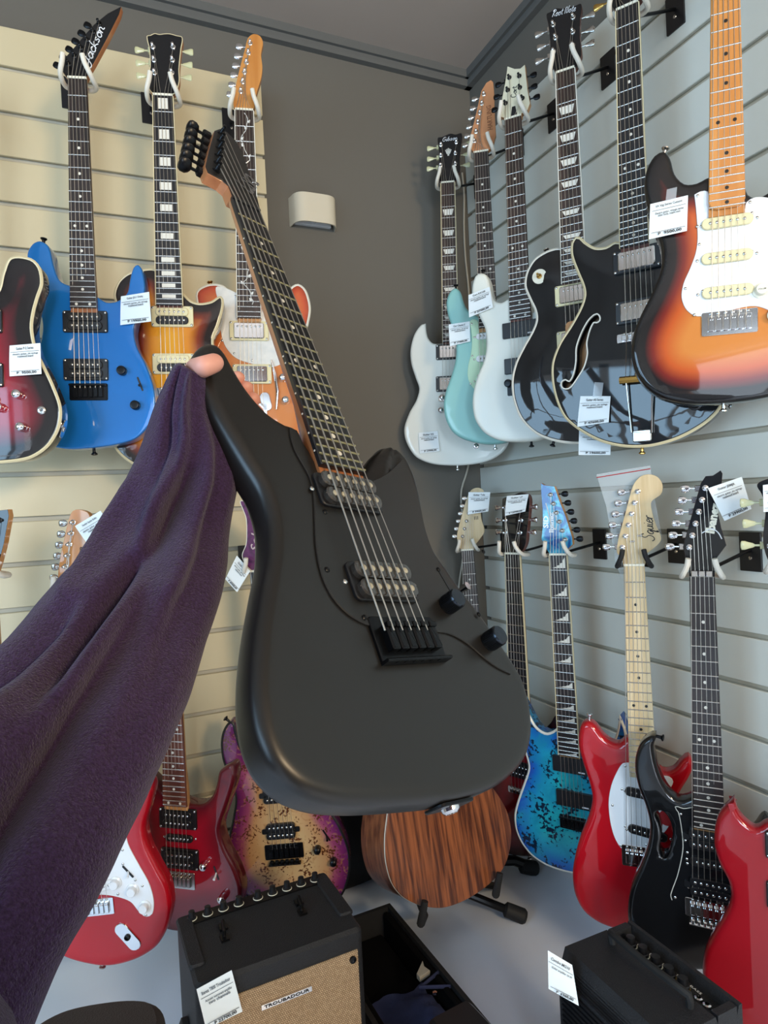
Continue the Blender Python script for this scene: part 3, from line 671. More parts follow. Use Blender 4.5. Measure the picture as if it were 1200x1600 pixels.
# ================================================================ guitars on the left wall, top row
K = MT
P_RED = burst('red_burst_gloss', [(0, '#0a0607'), (.028, '#12080a'), (.048, '#5e0d1a'), (.075, '#8c1123'), (.1, '#93142a')])
P_BLUE = mat('bright_blue_metallic', '#1c6fb8', .28, .25, 1)
P_LP = burst('amber_sunburst', [(0, '#0b0706'), (.018, '#1b0a08'), (.034, '#7a2a10'), (.055, '#cc7d12'), (.085, '#dd9a1d')])
P_ORG = burst('orange_gloss', [(0, '#8c2f10'), (.012, '#b8421a'), (.035, '#c96a2c'), (.07, '#cf8550')])
g = Guitar('red gloss guitar with black burst edge and pale binding, cut by the left frame edge', [(-66, 150), (-36, 150)], [(-62, 470), (-22, 470)], 22, ('Y', 1.44), 105, group=None)
g1 = g
g.body([(17, 402), (48, 404), (62, 418), (66, 443), (59, 465), (53, 487), (50, 512), (56, 545), (67, 568), (83, 602), (95, 637), (92, 668), (75, 697), (46, 716), (0, 723), (-50, 724), (-100, 708), (-128, 680), (-140, 640), (-128, 595), (-108, 560), (-98, 525), (-102, 490), (-112, 455), (-105, 425), (-85, 412), (-68, 425), (-60, 445), (-22, 462), (-4, 456), (5, 425)], P_RED, bind=K['bind'], T=.045)
g.neck(K['rosed'], K['necko']); g.inlays('dot', K['inlayw'])
g.head([(-66, 148), (-74, 120), (-66, 80), (-54, 40), (-38, 32), (-30, 50), (-34, 90), (-28, 120), (-36, 148)], K['blackg'], K['necko'])
g.tuners([((-61+i*3.2, 118-i*14), -1) for i in range(6)], K['nickel'], K['nickel'])
g.pickup((-38, 500), 'ring_black'); g.pickup((-36, 585), 'ring_black'); g.bridge((-34, 632), .075, .03, K['nickel'])
g.strings((-34, 632)); g.knob((27, 616), K['chrome']); g.knob((33, 667), K['chrome']); g.knob((-2, 636), K['chrome']); g.jack((65, 641), K['nickel'])
jp = MB(); jp.rrect((0, 0), .020, .038, .009, 0, .002, .0005); jp.lathe((0, 0, 0), [(.006, .002), (.005, .004), (.003, .004), (.003, .002)], 12)
xj, yj = g.L((98, 668), -.022); Pj = np.array(g.outline); ij = int(np.argmin(((Pj-np.array([xj, yj]))**2).sum(1))); nj = vnormals(g.outline)[ij]
oj = g.part('jack_plate', jp.mesh('jack_plate', K['chrome'])); oj.matrix_local = frame(np.array([Pj[ij][0]+nj[0]*.0005, Pj[ij][1]+nj[1]*.0005, -.0225]), [0, 0, -1], [-nj[1], nj[0], 0], [nj[0], nj[1], 0]) if False else frame(np.array([Pj[ij][0]+nj[0]*.0005, Pj[ij][1]+nj[1]*.0005, -.0225]), np.cross(np.array([-nj[1], nj[0], 0]), np.array([nj[0], nj[1], 0])), [-nj[1], nj[0], 0], [nj[0], nj[1], 0])
hanger(g, 'white padded wall hook beyond the left frame edge', 'A', (-50, 190), group=None)
price_tag('price tag taped on the red burst guitar at the left edge', [(15, 540), (63, 536), (66, 585), (15, 588)], g.P0+g.n*.004, g.n, STD('Guitar P-2 Series'), 'P  9500,00')

g = Guitar('bright blue double-cutaway guitar with black hardware and a long pointed black headstock', [(105.5, 123), (135, 122)], [(109, 481), (151, 481)], 24, ('Y', 1.51), 107)
g2 = g
g.body([(42, 397), (50, 381), (62, 376), (75, 384), (83, 414), (92, 437), (106, 445), (130, 447), (150, 462), (166, 472), (183, 470), (198, 458), (203, 435), (208, 418), (215, 413), (222, 422), (226, 454), (217, 485), (209, 514), (213, 540), (227, 568), (240, 606), (242, 639), (233, 664), (212, 685), (179, 695), (142, 700), (100, 701), (62, 690), (42, 662), (36, 622), (45, 580), (60, 545), (66, 510), (58, 470), (46, 432)], P_BLUE, r=.004, step=.006)
g.neck(K['rosed'], K['necko']); g.inlays('dot', K['inlayw'], (3, 5, 7, 9, 12, 15, 17, 19, 21, 24))
g.head([(105, 122), (95, 108), (98, 94), (115, 75), (131, 56), (147, 38), (168, 21), (189, 10), (186, 22), (168, 58), (147, 97), (138, 112), (135, 122)], K['blackg'], K['necko'], smooth=False, T=.016)
g.tuners([((107+i*9.6, 100-i*12.6), -1) for i in range(6)], K['blackm'], K['blackm'], off=.02, ang=-.5)
script(g, 'Jackson', (139, 104), (164, 44), K['white'], .020, .0012)
g.pickup((132.5, 502), 'ring_black'); g.pickup((133.5, 577), 'ring_black'); g.bridge((138, 612), .078, .036, K['blackm'], 'block')
g.strings((137, 606)); g.knob((190, 579), K['blackm'], 'knurl'); g.knob((211, 633), K['blackm'], 'knurl'); g.switch((219, 600), K['blackm'], (.35, -1))
g.button((65, 376), K['blackm'], True); g.button((148, 702), K['blackm'])
hanger(g, 'white padded wall hook holding the bright blue guitar', 'A', (112, 147))
price_tag('price tag on the horn of the bright blue guitar', [(189, 463), (233, 456), (237, 503), (188, 508)], g.P0+g.n*.005, g.n, STD('Guitar JS11 Dinky'), 'P 19900,00')

g = Guitar('amber sunburst single-cutaway guitar with block inlays and cream-ringed pickups', [(239, 149), (269.5, 149)], [(244, 477), (285, 477)], 22, ('Y', 1.51), 106, fbh=.016)
g3 = g
g.body([(178, 462), (185, 440), (200, 427), (222, 421), (243, 421), (262, 440), (286, 458), (298, 470), (312, 474), (330, 471), (345, 463), (349, 474), (342, 505), (333, 531), (338, 560), (355, 590), (368, 625), (366, 665), (345, 700), (308, 726), (262, 736), (218, 730), (184, 706), (168, 670), (170, 628), (184, 590), (196, 555), (198, 520), (188, 490)], P_LP, dome=.004, bind=K['bind'], sharp=(16,), T=.05)
g.neck(K['ebony'], K['mahog'], binding=K['bind']); g.inlays('block', K['inlayw'], (1, 3, 5, 7, 9, 12, 15, 17, 19, 21))
g.head([(229, 56), (235, 54.5), (241, 51.5), (249, 53), (257, 52), (265, 52), (276, 55), (285, 58), (283, 77), (280, 108), (280, 129), (271, 147), (240, 147), (229, 128), (234, 105), (233, 77)], K['blackg'], K['necko'], smooth=True, bind=K['bind'])
g.tuners([((239, 73.5), -1), ((240.5, 94), -1), ((241.5, 114), -1), ((270.5, 73.5), 1), ((269.5, 94), 1), ((268.5, 114), 1)], K['chrome'], K['keyc'], 'tulip', off=.021)
g.pickup((269, 494), 'ring_cream'); g.pickup((271, 568), 'ring_cream'); g.bridge((272, 612), .085, .018, K['chrome'], 'plain'); g.strings((272, 612), order=[2, 1, 0, 3, 4, 5])
g.knob((330, 640), K['cream'], 'strat'); g.knob((335, 680), K['cream'], 'strat')
hanger(g, 'white padded wall hook holding the amber sunburst guitar', 'A', (236, 171))

g = Guitar('orange single-cutaway guitar with pearl pickguard and vine-inlaid neck behind the held guitar', [(367.5, 172), (395.5, 172)], [(371, 497), (407.5, 497)], 22, ('Y', 1.53), 106)
g4 = g
g.body([(306, 462), (310, 452), (328, 444), (348, 446), (362, 458), (382, 466), (408, 468), (430, 472), (447, 466), (454, 450), (466, 444), (478, 454), (485, 481), (481, 508), (473, 535), (475, 570), (490, 605), (500, 645), (492, 690), (460, 722), (412, 738), (360, 732), (315, 708), (293, 668), (296, 622), (312, 582), (320, 545), (314, 505)], P_ORG, bind=K['white_line'], T=.045)
g.neck(K['rose'], K['maplet'], binding=K['white_line']); g.vine(K['pearl'])
g.head([(367.5, 170), (366, 150), (369, 130), (376, 101), (383, 75), (387, 60), (395.5, 53), (406, 56), (411, 66), (408, 84), (410, 105), (408, 122), (402.5, 140), (399, 154), (395.5, 170)], K['maple'], K['maple'])
g.tuners([((391-i*2.9, 68-(-i)*15), -1) for i in range(6)], K['chrome'], K['chrome'], off=.018)
g.guard([(337, 449), (350, 449), (371, 458), (371, 499), (408, 499), (410, 470), (440, 474), (452, 500), (448, 540), (442, 566), (420, 574), (392, 568), (368, 559), (352, 541), (345, 518), (344, 480)], K['pearl'], sharp=(2, 3, 4, 5), t=.0015)
g.screws([(340, 472), (347, 502), (347, 532), (366, 552), (394, 563), (368, 463)])
g.pickup((389, 516.5), 'chrome_cream', z=.0015); g.pickup((394, 584), 'chrome_cream', z=.001); g.bridge((394, 640), .07, .03, K['chrome']); g.strings((394, 640))
g.knob((442, 590), K['chrome']); g.knob((446, 625), K['chrome'])
mb = MB(); a, b = g.L((412, 615)), g.L((419, 640)); mb.rrect(((a[0]+b[0])/2, (a[1]+b[1])/2), .024, .045, .011, 0, .003, .001, rot=.2); g.part('control_plate', mb.mesh('control_plate', K['chrome']))
mb = MB(); mb.tube([(*g.L(q), .004) for q in ((424, 563), (430, 585), (434, 612), (432, 640))], [.002, .004, .004, .002], 8); g.part('chrome_strip', mb.mesh('chrome_strip', K['chrome']))
g.button((329, 444), K['gold'])
hanger(g, 'white padded wall hook holding the orange guitar', 'A', (361, 194))
# ================================================================ right wall, top row (far to near)
P_WHT = mat('aged_white_gloss', '#dfe3dc', .12, 0, 1)
P_MINT = mat('mint_green_paint', '#86bcb8', .3, 0, .4)
P_CRM = mat('matte_white_paint', '#dfe2d8', .38, 0, .15)
g = Guitar('white horned guitar hanging nearest the room corner, chrome pickups', [(689, 285.5), (710, 285)], [(692, 534), (716, 534)], 22, ('X', 1.0), 123, fbh=.010)
g5 = g
g.body([(665, 504.5), (657.5, 507), (647, 522), (641, 545), (642, 567), (649, 590), (654.5, 607), (650, 625), (639, 645), (631, 670), (635, 692), (650, 714), (677, 725), (720, 727), (760, 721), (785, 707), (796, 688), (792, 665), (780, 642), (768, 620), (764, 600), (767, 578), (772, 555), (768, 528), (757, 509), (747, 503), (746, 515), (740, 530), (727, 537), (700, 536), (677, 536), (669, 528), (666, 517)], P_WHT, T=.034, r=.008, sharp=(0, 25), step=.006)
g.neck(K['rose'], K['mahog'], binding=K['bind']); g.inlays('trap', K['inlayw'])
g.head([(684, 215.5), (690, 214), (697, 211), (704, 208.5), (712, 210), (721.5, 208.5), (720, 231), (718.5, 249), (719, 266), (714, 276), (710, 284), (689, 284), (683.5, 272), (686, 249), (685.5, 231)], K['blackg'], K['mahog'])
g.tuners([((689, 226.5), -1), ((689, 243), -1), ((688.5, 258.5), -1), ((713, 222.5), 1), ((711.5, 239.5), 1), ((711.5, 256), 1)], K['chrome'], K['keyc'], 'tulip', off=.022)
script(g, 'Gibson', (691, 221.5), (715, 218), K['white'], .012, .0008)
mb = MB()
for dx, r_ in ((-.006, .45), (-.003, .2), (0, 0), (.003, -.2), (.006, -.45)):
    mb.box((dx*1.0, .004-abs(dx)*.35, 0), (.0026, .016-abs(dx)*.7, .0008), -dx*60)
mb.box((0, -.004, 0), (.009, .003, .0008)); mb.box((0, -.008, 0), (.005, .004, .0008))
a = g.L((700.5, 238), g.hz); g.part('crown_inlay', mb.mesh('crown_inlay', K['inlayw']), (a[0], a[1], g.hz+.0004))
g.pickup((705, 549), 'chrome_black'); g.pickup((705, 599), 'chrome_black'); g.bridge((706, 622), .08, .016, K['chrome'], 'plain'); g.strings((706, 622), order=[2, 1, 0, 3, 4, 5])
g.knob((691, 621), K['chrome']); g.knob((689, 641), K['chrome']); g.jack((744, 697), K['chrome']); g.button((716, 727), K['nickel'])
hanger(g, 'white padded wall hook holding the white horned guitar by the corner', 'B', (748, 288))
price_tag('price tag low on the white horned guitar', [(654, 676), (684, 673.5), (687, 705), (656, 709)], g.P0+g.n*.004, g.n, STD('Guitar SG'), 'P 17990,00')

g = Guitar('mint green guitar with paler pickguard and an orange wood headstock', [(740, 238), (763, 236.5)], [(748, 512), (778, 511)], 22, ('X', 1.0), 127)
g6 = g
g.body([(711, 449), (702, 456), (697, 471), (699, 490), (706, 512), (712, 538), (711, 562), (704, 588), (696, 611), (692.5, 632), (696, 655), (707, 675), (727, 687), (760, 694), (790, 691), (812, 678), (824, 655), (822, 628), (810, 604), (802, 580), (804, 556), (812, 532), (812, 508), (802, 492), (793, 492), (789, 500), (782, 508), (765, 506), (748, 494), (737, 488), (729, 481), (723, 468), (719, 455)], P_MINT, r=.010)
g.neck(K['rosed'], K['maplet']); g.inlays('dot', K['inlayw'])
g.head([(740, 237), (734, 231), (735.5, 210), (741, 189), (747, 163), (752, 142), (760, 129), (767, 125), (770.5, 128), (772, 142), (773, 177), (775, 210), (769, 230), (763, 235)], mat('orange_headstock', '#c2855a', .4), K['maplet'], smooth=False)
g.tuners([((756-i*3.0, 147.5+i*14.6), -1) for i in range(6)], K['nickel'], K['nickel'], off=.018)
g.text('HARTUNG', (766, 203), (763.5, 165), mat('brown_print', '#7d4d30', .5), bold=.01, hfrac=.2)
g.guard([(735, 501), (736, 515), (737.5, 532), (736, 552), (731.5, 572), (731.5, 592), (741, 608), (760, 622), (780, 622), (790, 600), (786, 560), (788, 525), (779, 514), (748, 514), (745, 500)], K['mintg'], sharp=(12, 13))
g.screws([(737, 506), (743, 527), (738, 556), (745, 560), (747, 587), (735, 600)])
g.pickup((764, 524), 'single_white', z=.002, s=.9); g.pickup((764, 559), 'single_white', z=.002, s=.9); g.pickup((764, 590), 'single_white', z=.002, s=.9, rot=.15); g.bridge((766, 615), .07, .03, K['chrome']); g.strings((766, 615))
g.button((711, 449), K['blackm']); g.button((775, 692), K['chrome'])
hanger(g, 'white padded wall hook holding the mint green guitar', 'B', (811, 228))
price_tag('price tag on the horn of the mint green guitar', [(701, 507), (734, 502), (735, 534), (703, 541)], g.P0+g.n*.004, g.n, STD('Cor Classic S'), 'P 17400,00')

g = Guitar('matte white guitar with two black pickups and a cream three-a-side headstock', [(788, 185), (814, 183)], [(796, 500), (829.5, 496)], 24, ('X', 1.0), 140)
g7 = g
g.body([(751, 426), (742, 430), (737, 445), (736.5, 462), (741, 480), (750, 498), (757, 514), (759, 540), (755, 563), (746, 585), (739.5, 607), (737, 632), (742, 657), (757, 677), (780, 688), (810, 690), (840, 687), (864, 672), (877, 645), (876, 615), (864, 590), (857, 565), (857, 540), (864, 515), (867, 490), (863, 468), (853, 458), (845, 462), (841, 476), (832, 486), (812, 484), (796, 466), (783, 472), (772, 469), (766.5, 455), (763, 438), (758, 428)], P_CRM, r=.009)
g.neck(K['rose'], K['mahog']); g.inlays('dot', K['inlayw'], (3, 5, 7, 9, 12, 15, 17, 19, 21, 24))
g.head([(788, 184), (781, 182), (781, 172), (785, 151), (789, 130), (791.5, 114), (793, 103.5), (804, 107.5), (813, 107), (820, 101), (822, 119), (824.5, 142), (828, 161), (824, 172), (815, 177), (814, 183)], mat('cream_headstock', '#dcd6ba', .3, 0, .5), K['maplet'], smooth=False)
g.tuners([((790, 172-10.5), -1), ((793.5, 141), -1), ((796, 121.5), -1), ((811.5, 119), 1), ((812.5, 137), 1), ((816.5, 153.5), 1)], K['blackm'], K['blackm'], off=.024, ang=0)
script(g, 'Cort', (806.5, 152), (808, 134), K['blackp'], .014, .0009, 0)
mb = MB(); a = g.L((803, 174), g.hz); g.part('truss_cover', MB().prism([(-.008, -.012), (.008, -.012), (.004, .012), (-.004, .012)], 0, .0012, .0003).mesh('truss_cover', K['blackp']), (a[0], a[1], g.hz))
g.pickup((812, 514), 'emg'); g.pickup((815, 570), 'emg'); g.bridge((816, 605), .078, .036, K['blackm'], 'block'); g.strings((816, 602), order=[0, 1, 2, 5, 4, 3])
g.knob((794, 599), K['blackm'], 'knurl'); g.knob((848, 640), K['blackm'], 'knurl'); g.button((752, 426), K['blackm']); g.button((828, 690), K['blackm'])
hanger(g, 'white padded wall hook holding the matte white guitar', 'B', (866, 180))
price_tag('overlapping price tags on the horn of the matte white guitar', [(732, 461), (765, 448), (771, 481), (733, 496)], g.P0+g.n*.005, g.n, STD('Cort KX100'), 'P 27300,00')

P_BLK = mat('mirror_black_lacquer', '#06070a', .04, 0, 1)
g = Guitar('glossy black single-cutaway guitar with trapezoid inlays and cream pickup rings', [(868.5, 111), (897.5, 109)], [(878, 443), (916, 437)], 22, ('X', 1.0), 141, fbh=.016)
g8 = g
g.body([(878, 388), (868, 388), (853, 393), (835, 405), (823, 425), (820, 447), (828, 468), (836, 485), (838, 500), (832, 517), (818, 542), (806, 567), (800, 593), (802, 623), (814, 654), (837, 677), (867, 689), (903, 693), (942, 688), (972, 668), (988, 635), (984, 598), (968, 568), (957, 540), (958, 515), (968, 492), (976, 468), (974, 445), (966, 442), (954, 452), (938, 457), (924, 446), (916, 420), (906, 396)], P_BLK, dome=.007, bind=K['white_line'], T=.052, sharp=(27,))
g.neck(K['rose'], K['mahog'], binding=K['white_line']); g.inlays('trap', K['inlayw'])
g.head([(854, 22), (861, 18), (867.5, 13), (878, 13), (888, 11), (898, 9), (908, 6), (906.5, 32), (906, 57), (908.5, 84), (904, 96), (898, 108), (868, 110), (861.5, 98), (860, 80), (859, 60), (856.5, 38)], K['blackg'], K['mahog'])
g.tuners([((864.5, 38.5), -1), ((868, 59), -1), ((865, 81), -1), ((895.5, 27), 1), ((895, 50), 1), ((895, 71.5), 1)], K['nickel'], K['nickel'], 'tulip', off=.024)
script(g, 'Root Note', (862, 27), (899, 17), K['white'], .014, .0006)
g.pickup((899, 458), 'chrome_cream'); g.pickup((902, 530), 'chrome_cream'); g.bridge((906, 575), .085, .018, K['chrome'], 'plain'); g.strings((905, 573), order=[2, 1, 0, 3, 4, 5])
a = g.L((843, 432), .004); g.part('switch_ring', MB().lathe((0, 0, 0), [(.017, 0), (.0165, .0012), (.007, .0015)], 24).mesh('switch_ring', K['ivory']), (a[0], a[1], .004))
g.part('toggle_switch', MB().lathe((0, 0, 0), [(.006, 0), (.006, .003), (.003, .005), (.0018, .010), (.003, .019), (.002, .022)], 12).mesh('toggle_switch', K['gold']), (a[0], a[1], .005), rot=0)
g.button((853, 393), K['nickel']); g.button((867, 688), K['blackm'])
hanger(g, 'white padded wall hook holding the glossy black single-cutaway guitar', 'B', (951, 108))

g = Guitar('large black semi-hollow guitar with f-holes and a wire trapeze tailpiece', [(962.5, 16), (997, 3)], [(969, 389), (1013, 377)], 22, ('X', 1.0), 148, fbh=.018)
g9 = g
fh = [(929, 493), (920, 502), (910, 520), (902, 543), (901, 566), (897, 586), (890, 597), (884, 594), (878.5, 598), (879.5, 605), (885, 607.5), (892, 605), (903, 590), (913, 573), (918, 553), (917, 536), (921.5, 517), (928, 504), (933, 504), (937.5, 501), (937, 495), (933.5, 491.5)]
a_, b_ = (989, 380), (1003, 690)
def mirror(p):                                            # mirrored about the guitar's centre line, in its own plane
    x, y = g.L(p); return (2*g.xm-x, y)
g.body([(900, 370), (893, 380), (893, 400), (904, 430), (911, 447), (913, 462), (907, 481), (893, 507), (874, 537), (863, 567), (863, 597), (870, 627), (883, 653), (907, 673), (940, 690), (977, 698), (1017, 697), (1060, 685), (1100, 663), (1124, 640), (1140, 605), (1142, 570), (1130, 535), (1110, 505), (1094, 478), (1086, 450), (1090, 425), (1098, 400), (1094, 375), (1080, 362), (1068, 366), (1058, 382), (1035, 396), (1013, 392), (990, 385), (962, 378), (947, 386), (930, 387), (914, 378), (907, 371)], P_BLK, T=.045, dome=.003, holes=[fh], bind=K['bind'])
ti = g.L((905, 550)); g.part('inner_block', MB().rrect((ti[0], ti[1]), .075, .15, .01, -.036, -.03).mesh('inner_block', grain('f_hole_wood', '#b9844c', '#a06e3b', 40)), label='tan wood seen inside the f-hole')
mb = MB(); P = catmull([g.L(q) for q in fh], step=.004); nn = vnormals(ccw(P)); A = np.array(ccw(P)); n_ = len(A)
vs = [(q[0], q[1], z) for R_, z in ((A+nn*.0024, .0025), (A+nn*.0020, .0042), (A-nn*.0004, .0042), (A-nn*.0004, -.004)) for q in R_]
g.part('f_hole_binding', mb.add(vs, [(k*n_+i, k*n_+(i+1) % n_, (k+1)*n_+(i+1) % n_, (k+1)*n_+i) for k in range(3) for i in range(n_)]).mesh('f_hole_binding', K['white_line']))
g.neck(K['ebony'], K['mahog'], binding=K['bind']); g.inlays('dot', K['inlayw'])
g.head([(962, 15), (953, 0), (945, -30), (938, -75), (985, -98), (1010, -92), (1012, -60), (1008, -22), (997, 2)], K['blackg'], K['mahog'])
g.tuners([((960, -8), -1), ((957, -32), -1), ((954, -56), -1), ((999, -24), 1), ((1001, -48), 1), ((1002, -72), 1)], K['gold'], K['gold'], 'tulip', off=.024)
g.pickup((994, 404), 'chrome_black', z=.002); g.pickup((998, 484), 'chrome_black', z=.002); g.bridge((1000, 524), .09, .018, K['chrome'], 'plain', z=.004)
g.strings((1000, 522), hb=.018, order=[2, 1, 0, 3, 4, 5])
t0, t1, t2, t3 = g.L((975, 594), .014), g.L((1023, 590), .014), g.L((987, 676), .006), g.L((1019, 676), .006)
g.part('tailpiece_bar', MB().tube([(t0[0]-.008, t0[1], .015), (t1[0]+.008, t1[1], .015)], .0075, 8).mesh('tailpiece_bar', K['gold']), label='pale gold tailpiece bar')
g.part('tailpiece_frame', MB().tube([(t0[0]+.004, t0[1], .015), (*t2, .008), (*t3, .008), (t1[0]-.004, t1[1], .015)], .0018, 8).mesh('tailpiece_frame', K['nickel']))
mx = (t2[0]+t3[0])/2; g.part('tailpiece_plate', MB().rrect((mx, t2[1]-.008), .036, .024, .004, .003, .008, .002).mesh('tailpiece_plate', K['nickel']))
for k in range(6): g.part('string', MB().tube([(g.L((1000, 522), .02)[0]+(k/5-.5)*.05, g.L((1000, 522), .02)[1], .021), ((t0[0]+t1[0])/2+(k/5-.5)*.05, t0[1], .018)], .0006, 5).mesh('string', K['string']))
g.button((1003, 698), K['gold']); g.button((1133, 632), K['nickel']); g.knob((1060, 600), K['blackp'], 'strat'); g.knob((1085, 630), K['blackp'], 'strat')
hanger(g, 'white padded wall hook holding the black semi-hollow guitar', 'B', (1056, 18))
price_tag('price tag hanging low on the black semi-hollow guitar, the upper of two', [(907, 619), (954, 619), (952, 660), (902, 667)], g.P0+g.n*.006, g.n, STD('Guitar AS Series'), 'P 47600,00', tape=[(929, 597), (943, 598), (940, 622), (926, 620)])
price_tag('price tag below the rims of the two black guitars', [(905, 670), (955, 672), (954, 711), (904, 711)], g8.P0+g8.n*.05, g8.n, STD('Guitar LP'), 'P 19600,00')

P_SUN = burst('three_tone_sunburst', [(0, '#050507'), (.022, '#0d0708'), (.036, '#6e1a10'), (.055, '#b5501c'), (.085, '#c47a36')])
g = Guitar('three-tone sunburst guitar with white pickguard and amber maple neck, nearest on the top row', [(1112, -103), (1154, -113)], [(1107.5, 330), (1165, 319)], 21, ('X', 1.0), 134)
g10 = g
g.body([(1038, 234), (1023, 241), (1011, 262), (1007, 288), (1011, 317), (1021, 350), (1033, 382), (1033, 418), (1018, 458), (1001, 492), (990, 520), (986, 550), (993, 580), (1010, 605), (1037, 622), (1075, 630), (1133, 629), (1195, 621), (1250, 605), (1292, 570), (1306, 525), (1292, 478), (1268, 440), (1256, 400), (1260, 355), (1268, 318), (1258, 288), (1238, 276), (1216, 284), (1200, 300), (1183, 307), (1170, 302), (1163, 286), (1140, 275), (1110, 274), (1089, 284), (1070, 285), (1055, 270), (1048, 246)], P_SUN, r=.009)
g.neck(K['maple'], K['maple'], round_end=True); g.inlays('dot', K['inlayk'])
g.head([(1112, -105), (1104, -120), (1108, -150), (1118, -185), (1130, -225), (1145, -250), (1168, -255), (1180, -235), (1172, -210), (1165, -190), (1175, -165), (1172, -140), (1160, -128), (1154, -113)], K['maple'], K['maple'])
g.tuners([((1116+i*5, -128-i*19), -1) for i in range(6)], K['chrome'], K['chrome'])
g.guard([(1085, 304), (1088, 332), (1090, 372), (1087, 395), (1078, 420), (1068, 443), (1065, 465), (1073, 484), (1090, 494), (1130, 487), (1180, 478), (1215, 492), (1250, 520), (1272, 545), (1285, 535), (1270, 500), (1246, 455), (1235, 410), (1236, 360), (1230, 325), (1205, 310), (1180, 308), (1166, 316), (1164, 326), (1108, 334), (1106, 299), (1094, 299)], K['white'], sharp=(0, 23, 24))
g.screws([(1090, 306), (1172, 316), (1093, 382), (1071, 451), (1085, 492), (1175, 333), (1096, 354), (1098, 408), (1098, 455), (1175, 393), (1175, 455)])
g.flipz = False
g.pickup((1136.6, 345), 'single_cream', z=.002); g.pickup((1136, 400), 'single_cream', z=.002); g.pickup((1137, 454), 'single_cream', z=.002, rot=.0); g.bridge((1140, 503), .085, .040, K['chrome']); g.strings((1139, 494))
kb = g.knob((1190, 452), K['ivory'], 'strat', z=.002); g.text('VOLUME', (1184, 452), (1199, 450), K['inkd'], z=g.fbh*0+.0145, bold=.02, name='knob_print', hfrac=.2)
g.knob((1214, 490), K['ivory'], 'strat', z=.002); g.knob((1242, 515), K['ivory'], 'strat', z=.002); g.knob((1192, 500), K['ivory'], 'strat', z=.001) if False else None
g.button((1040, 234), K['nickel']); g.button((1133, 629), K['nickel'])
hanger(g, 'white padded wall hook above the sunburst guitar, beyond the frame', 'B', group=None)
price_tag('price tag on the sunburst guitar with white pickguard', [(1016, 319), (1075, 305), (1073, 362), (1014, 374)], g.P0+g.n*.006, g.n, [(.5, .13, .7, 'SX Vtg Series Custom'), (.52, .34, .75, 'Electric guitar, vintage series'), (.52, .41, .6, 'alder body, maple neck')], 'P  9500,00', tape=[(1042, 296), (1058, 292), (1056, 312), (1040, 314)])
# ================================================================ right wall, bottom row
P_DRED = burst('dark_red_burst', [(0, '#150507'), (.02, '#3c0a10'), (.05, '#7a1019')])
g = Guitar('plain pale maple headstock guitar, farthest on the lower right row', [(720.5, 860), (740, 860)], [(738, 1105), (763, 1105)], 22, ('X', 1.02), 125)
g15 = g
g.body([(722, 1090), (712, 1096), (708, 1115), (714, 1140), (718, 1165), (710, 1190), (700, 1215), (698, 1245), (712, 1270), (740, 1280), (775, 1278), (795, 1258), (800, 1230), (792, 1205), (784, 1180), (788, 1155), (792, 1130), (786, 1112), (776, 1115), (768, 1128), (750, 1130), (735, 1122), (729, 1104)], K['blackg'])
g.neck(K['rose'], K['maplep']); g.inlays('dot', K['inlayw'])
g.head([(720, 858), (714, 840), (716, 826), (722.5, 802), (729, 780), (736, 766), (746, 762), (755, 766), (755.5, 776), (751, 792), (752, 810), (757, 830), (750, 842), (743, 851), (740, 858)], K['maplep'], K['maplep'])
g.tuners([((723+i*3.1, 838-i*12), -1) for i in range(6)], K['nickel'], K['nickel'], off=.018)
g.text('III', (741, 809.5), (747, 809), K['inkd'], hfrac=.9, bold=.0)
g.strings((748, 1190)); hanger(g, 'grey padded wall hook holding the farthest lower guitar', 'B', (790, 851))
price_tag('price tag on the pale maple headstock, farthest lower right', [(732, 769), (766, 769), (763, 799), (731, 804)], g.P0+g.n*.034, g.n, STD('Guitar Tele'), 'P 9900,00')

g = Guitar('dark red burst guitar with black three-a-side headstock, mostly behind the blue burl one', [(789, 866), (811.5, 866)], [(797, 1140), (828, 1140)], 22, ('X', 1.0), 158)
g16 = g
g.body([(775, 1112), (764, 1112), (757, 1130), (760, 1158), (768, 1185), (766, 1212), (754, 1242), (749, 1275), (757, 1308), (785, 1332), (826, 1339), (866, 1330), (888, 1300), (888, 1265), (874, 1232), (866, 1205), (868, 1175), (876, 1150), (877, 1128), (868, 1118), (859, 1130), (845, 1141), (828, 1138), (805, 1138), (790, 1133), (782, 1120)], P_DRED)
g.neck(K['ebony'], K['mahog'], binding=K['bind'])
g.head([(785, 780), (790, 777), (803, 773), (815, 769.5), (826, 776), (826, 802), (823, 832), (821, 850), (812, 864), (789, 864), (785, 850), (784.5, 815)], K['blackg'], K['mahog'])
g.tuners([((789, 793), -1), ((790, 813), -1), ((790, 832), -1), ((815, 793), 1), ((814.5, 813), 1), ((813, 832.5), 1)], K['chrome'], K['chrome'], 'tulip', off=.020)
g.pickup((815, 1205), 'ring_black'); g.bridge((812, 1238), .075, .018, K['chrome'], 'plain'); g.strings((813, 1240), order=[2, 1, 0, 3, 4, 5]); g.button((826, 1340), K['nickel'])
hanger(g, 'grey padded wall hook holding the dark red burst guitar', 'B', (862, 851))
price_tag('price tag on the black headstock at the right wall, lower row', [(792, 775), (826, 772), (822, 799), (789, 806)], g.P0+g.n*.024, g.n, STD('Guitar LP'), 'P 13790,00')

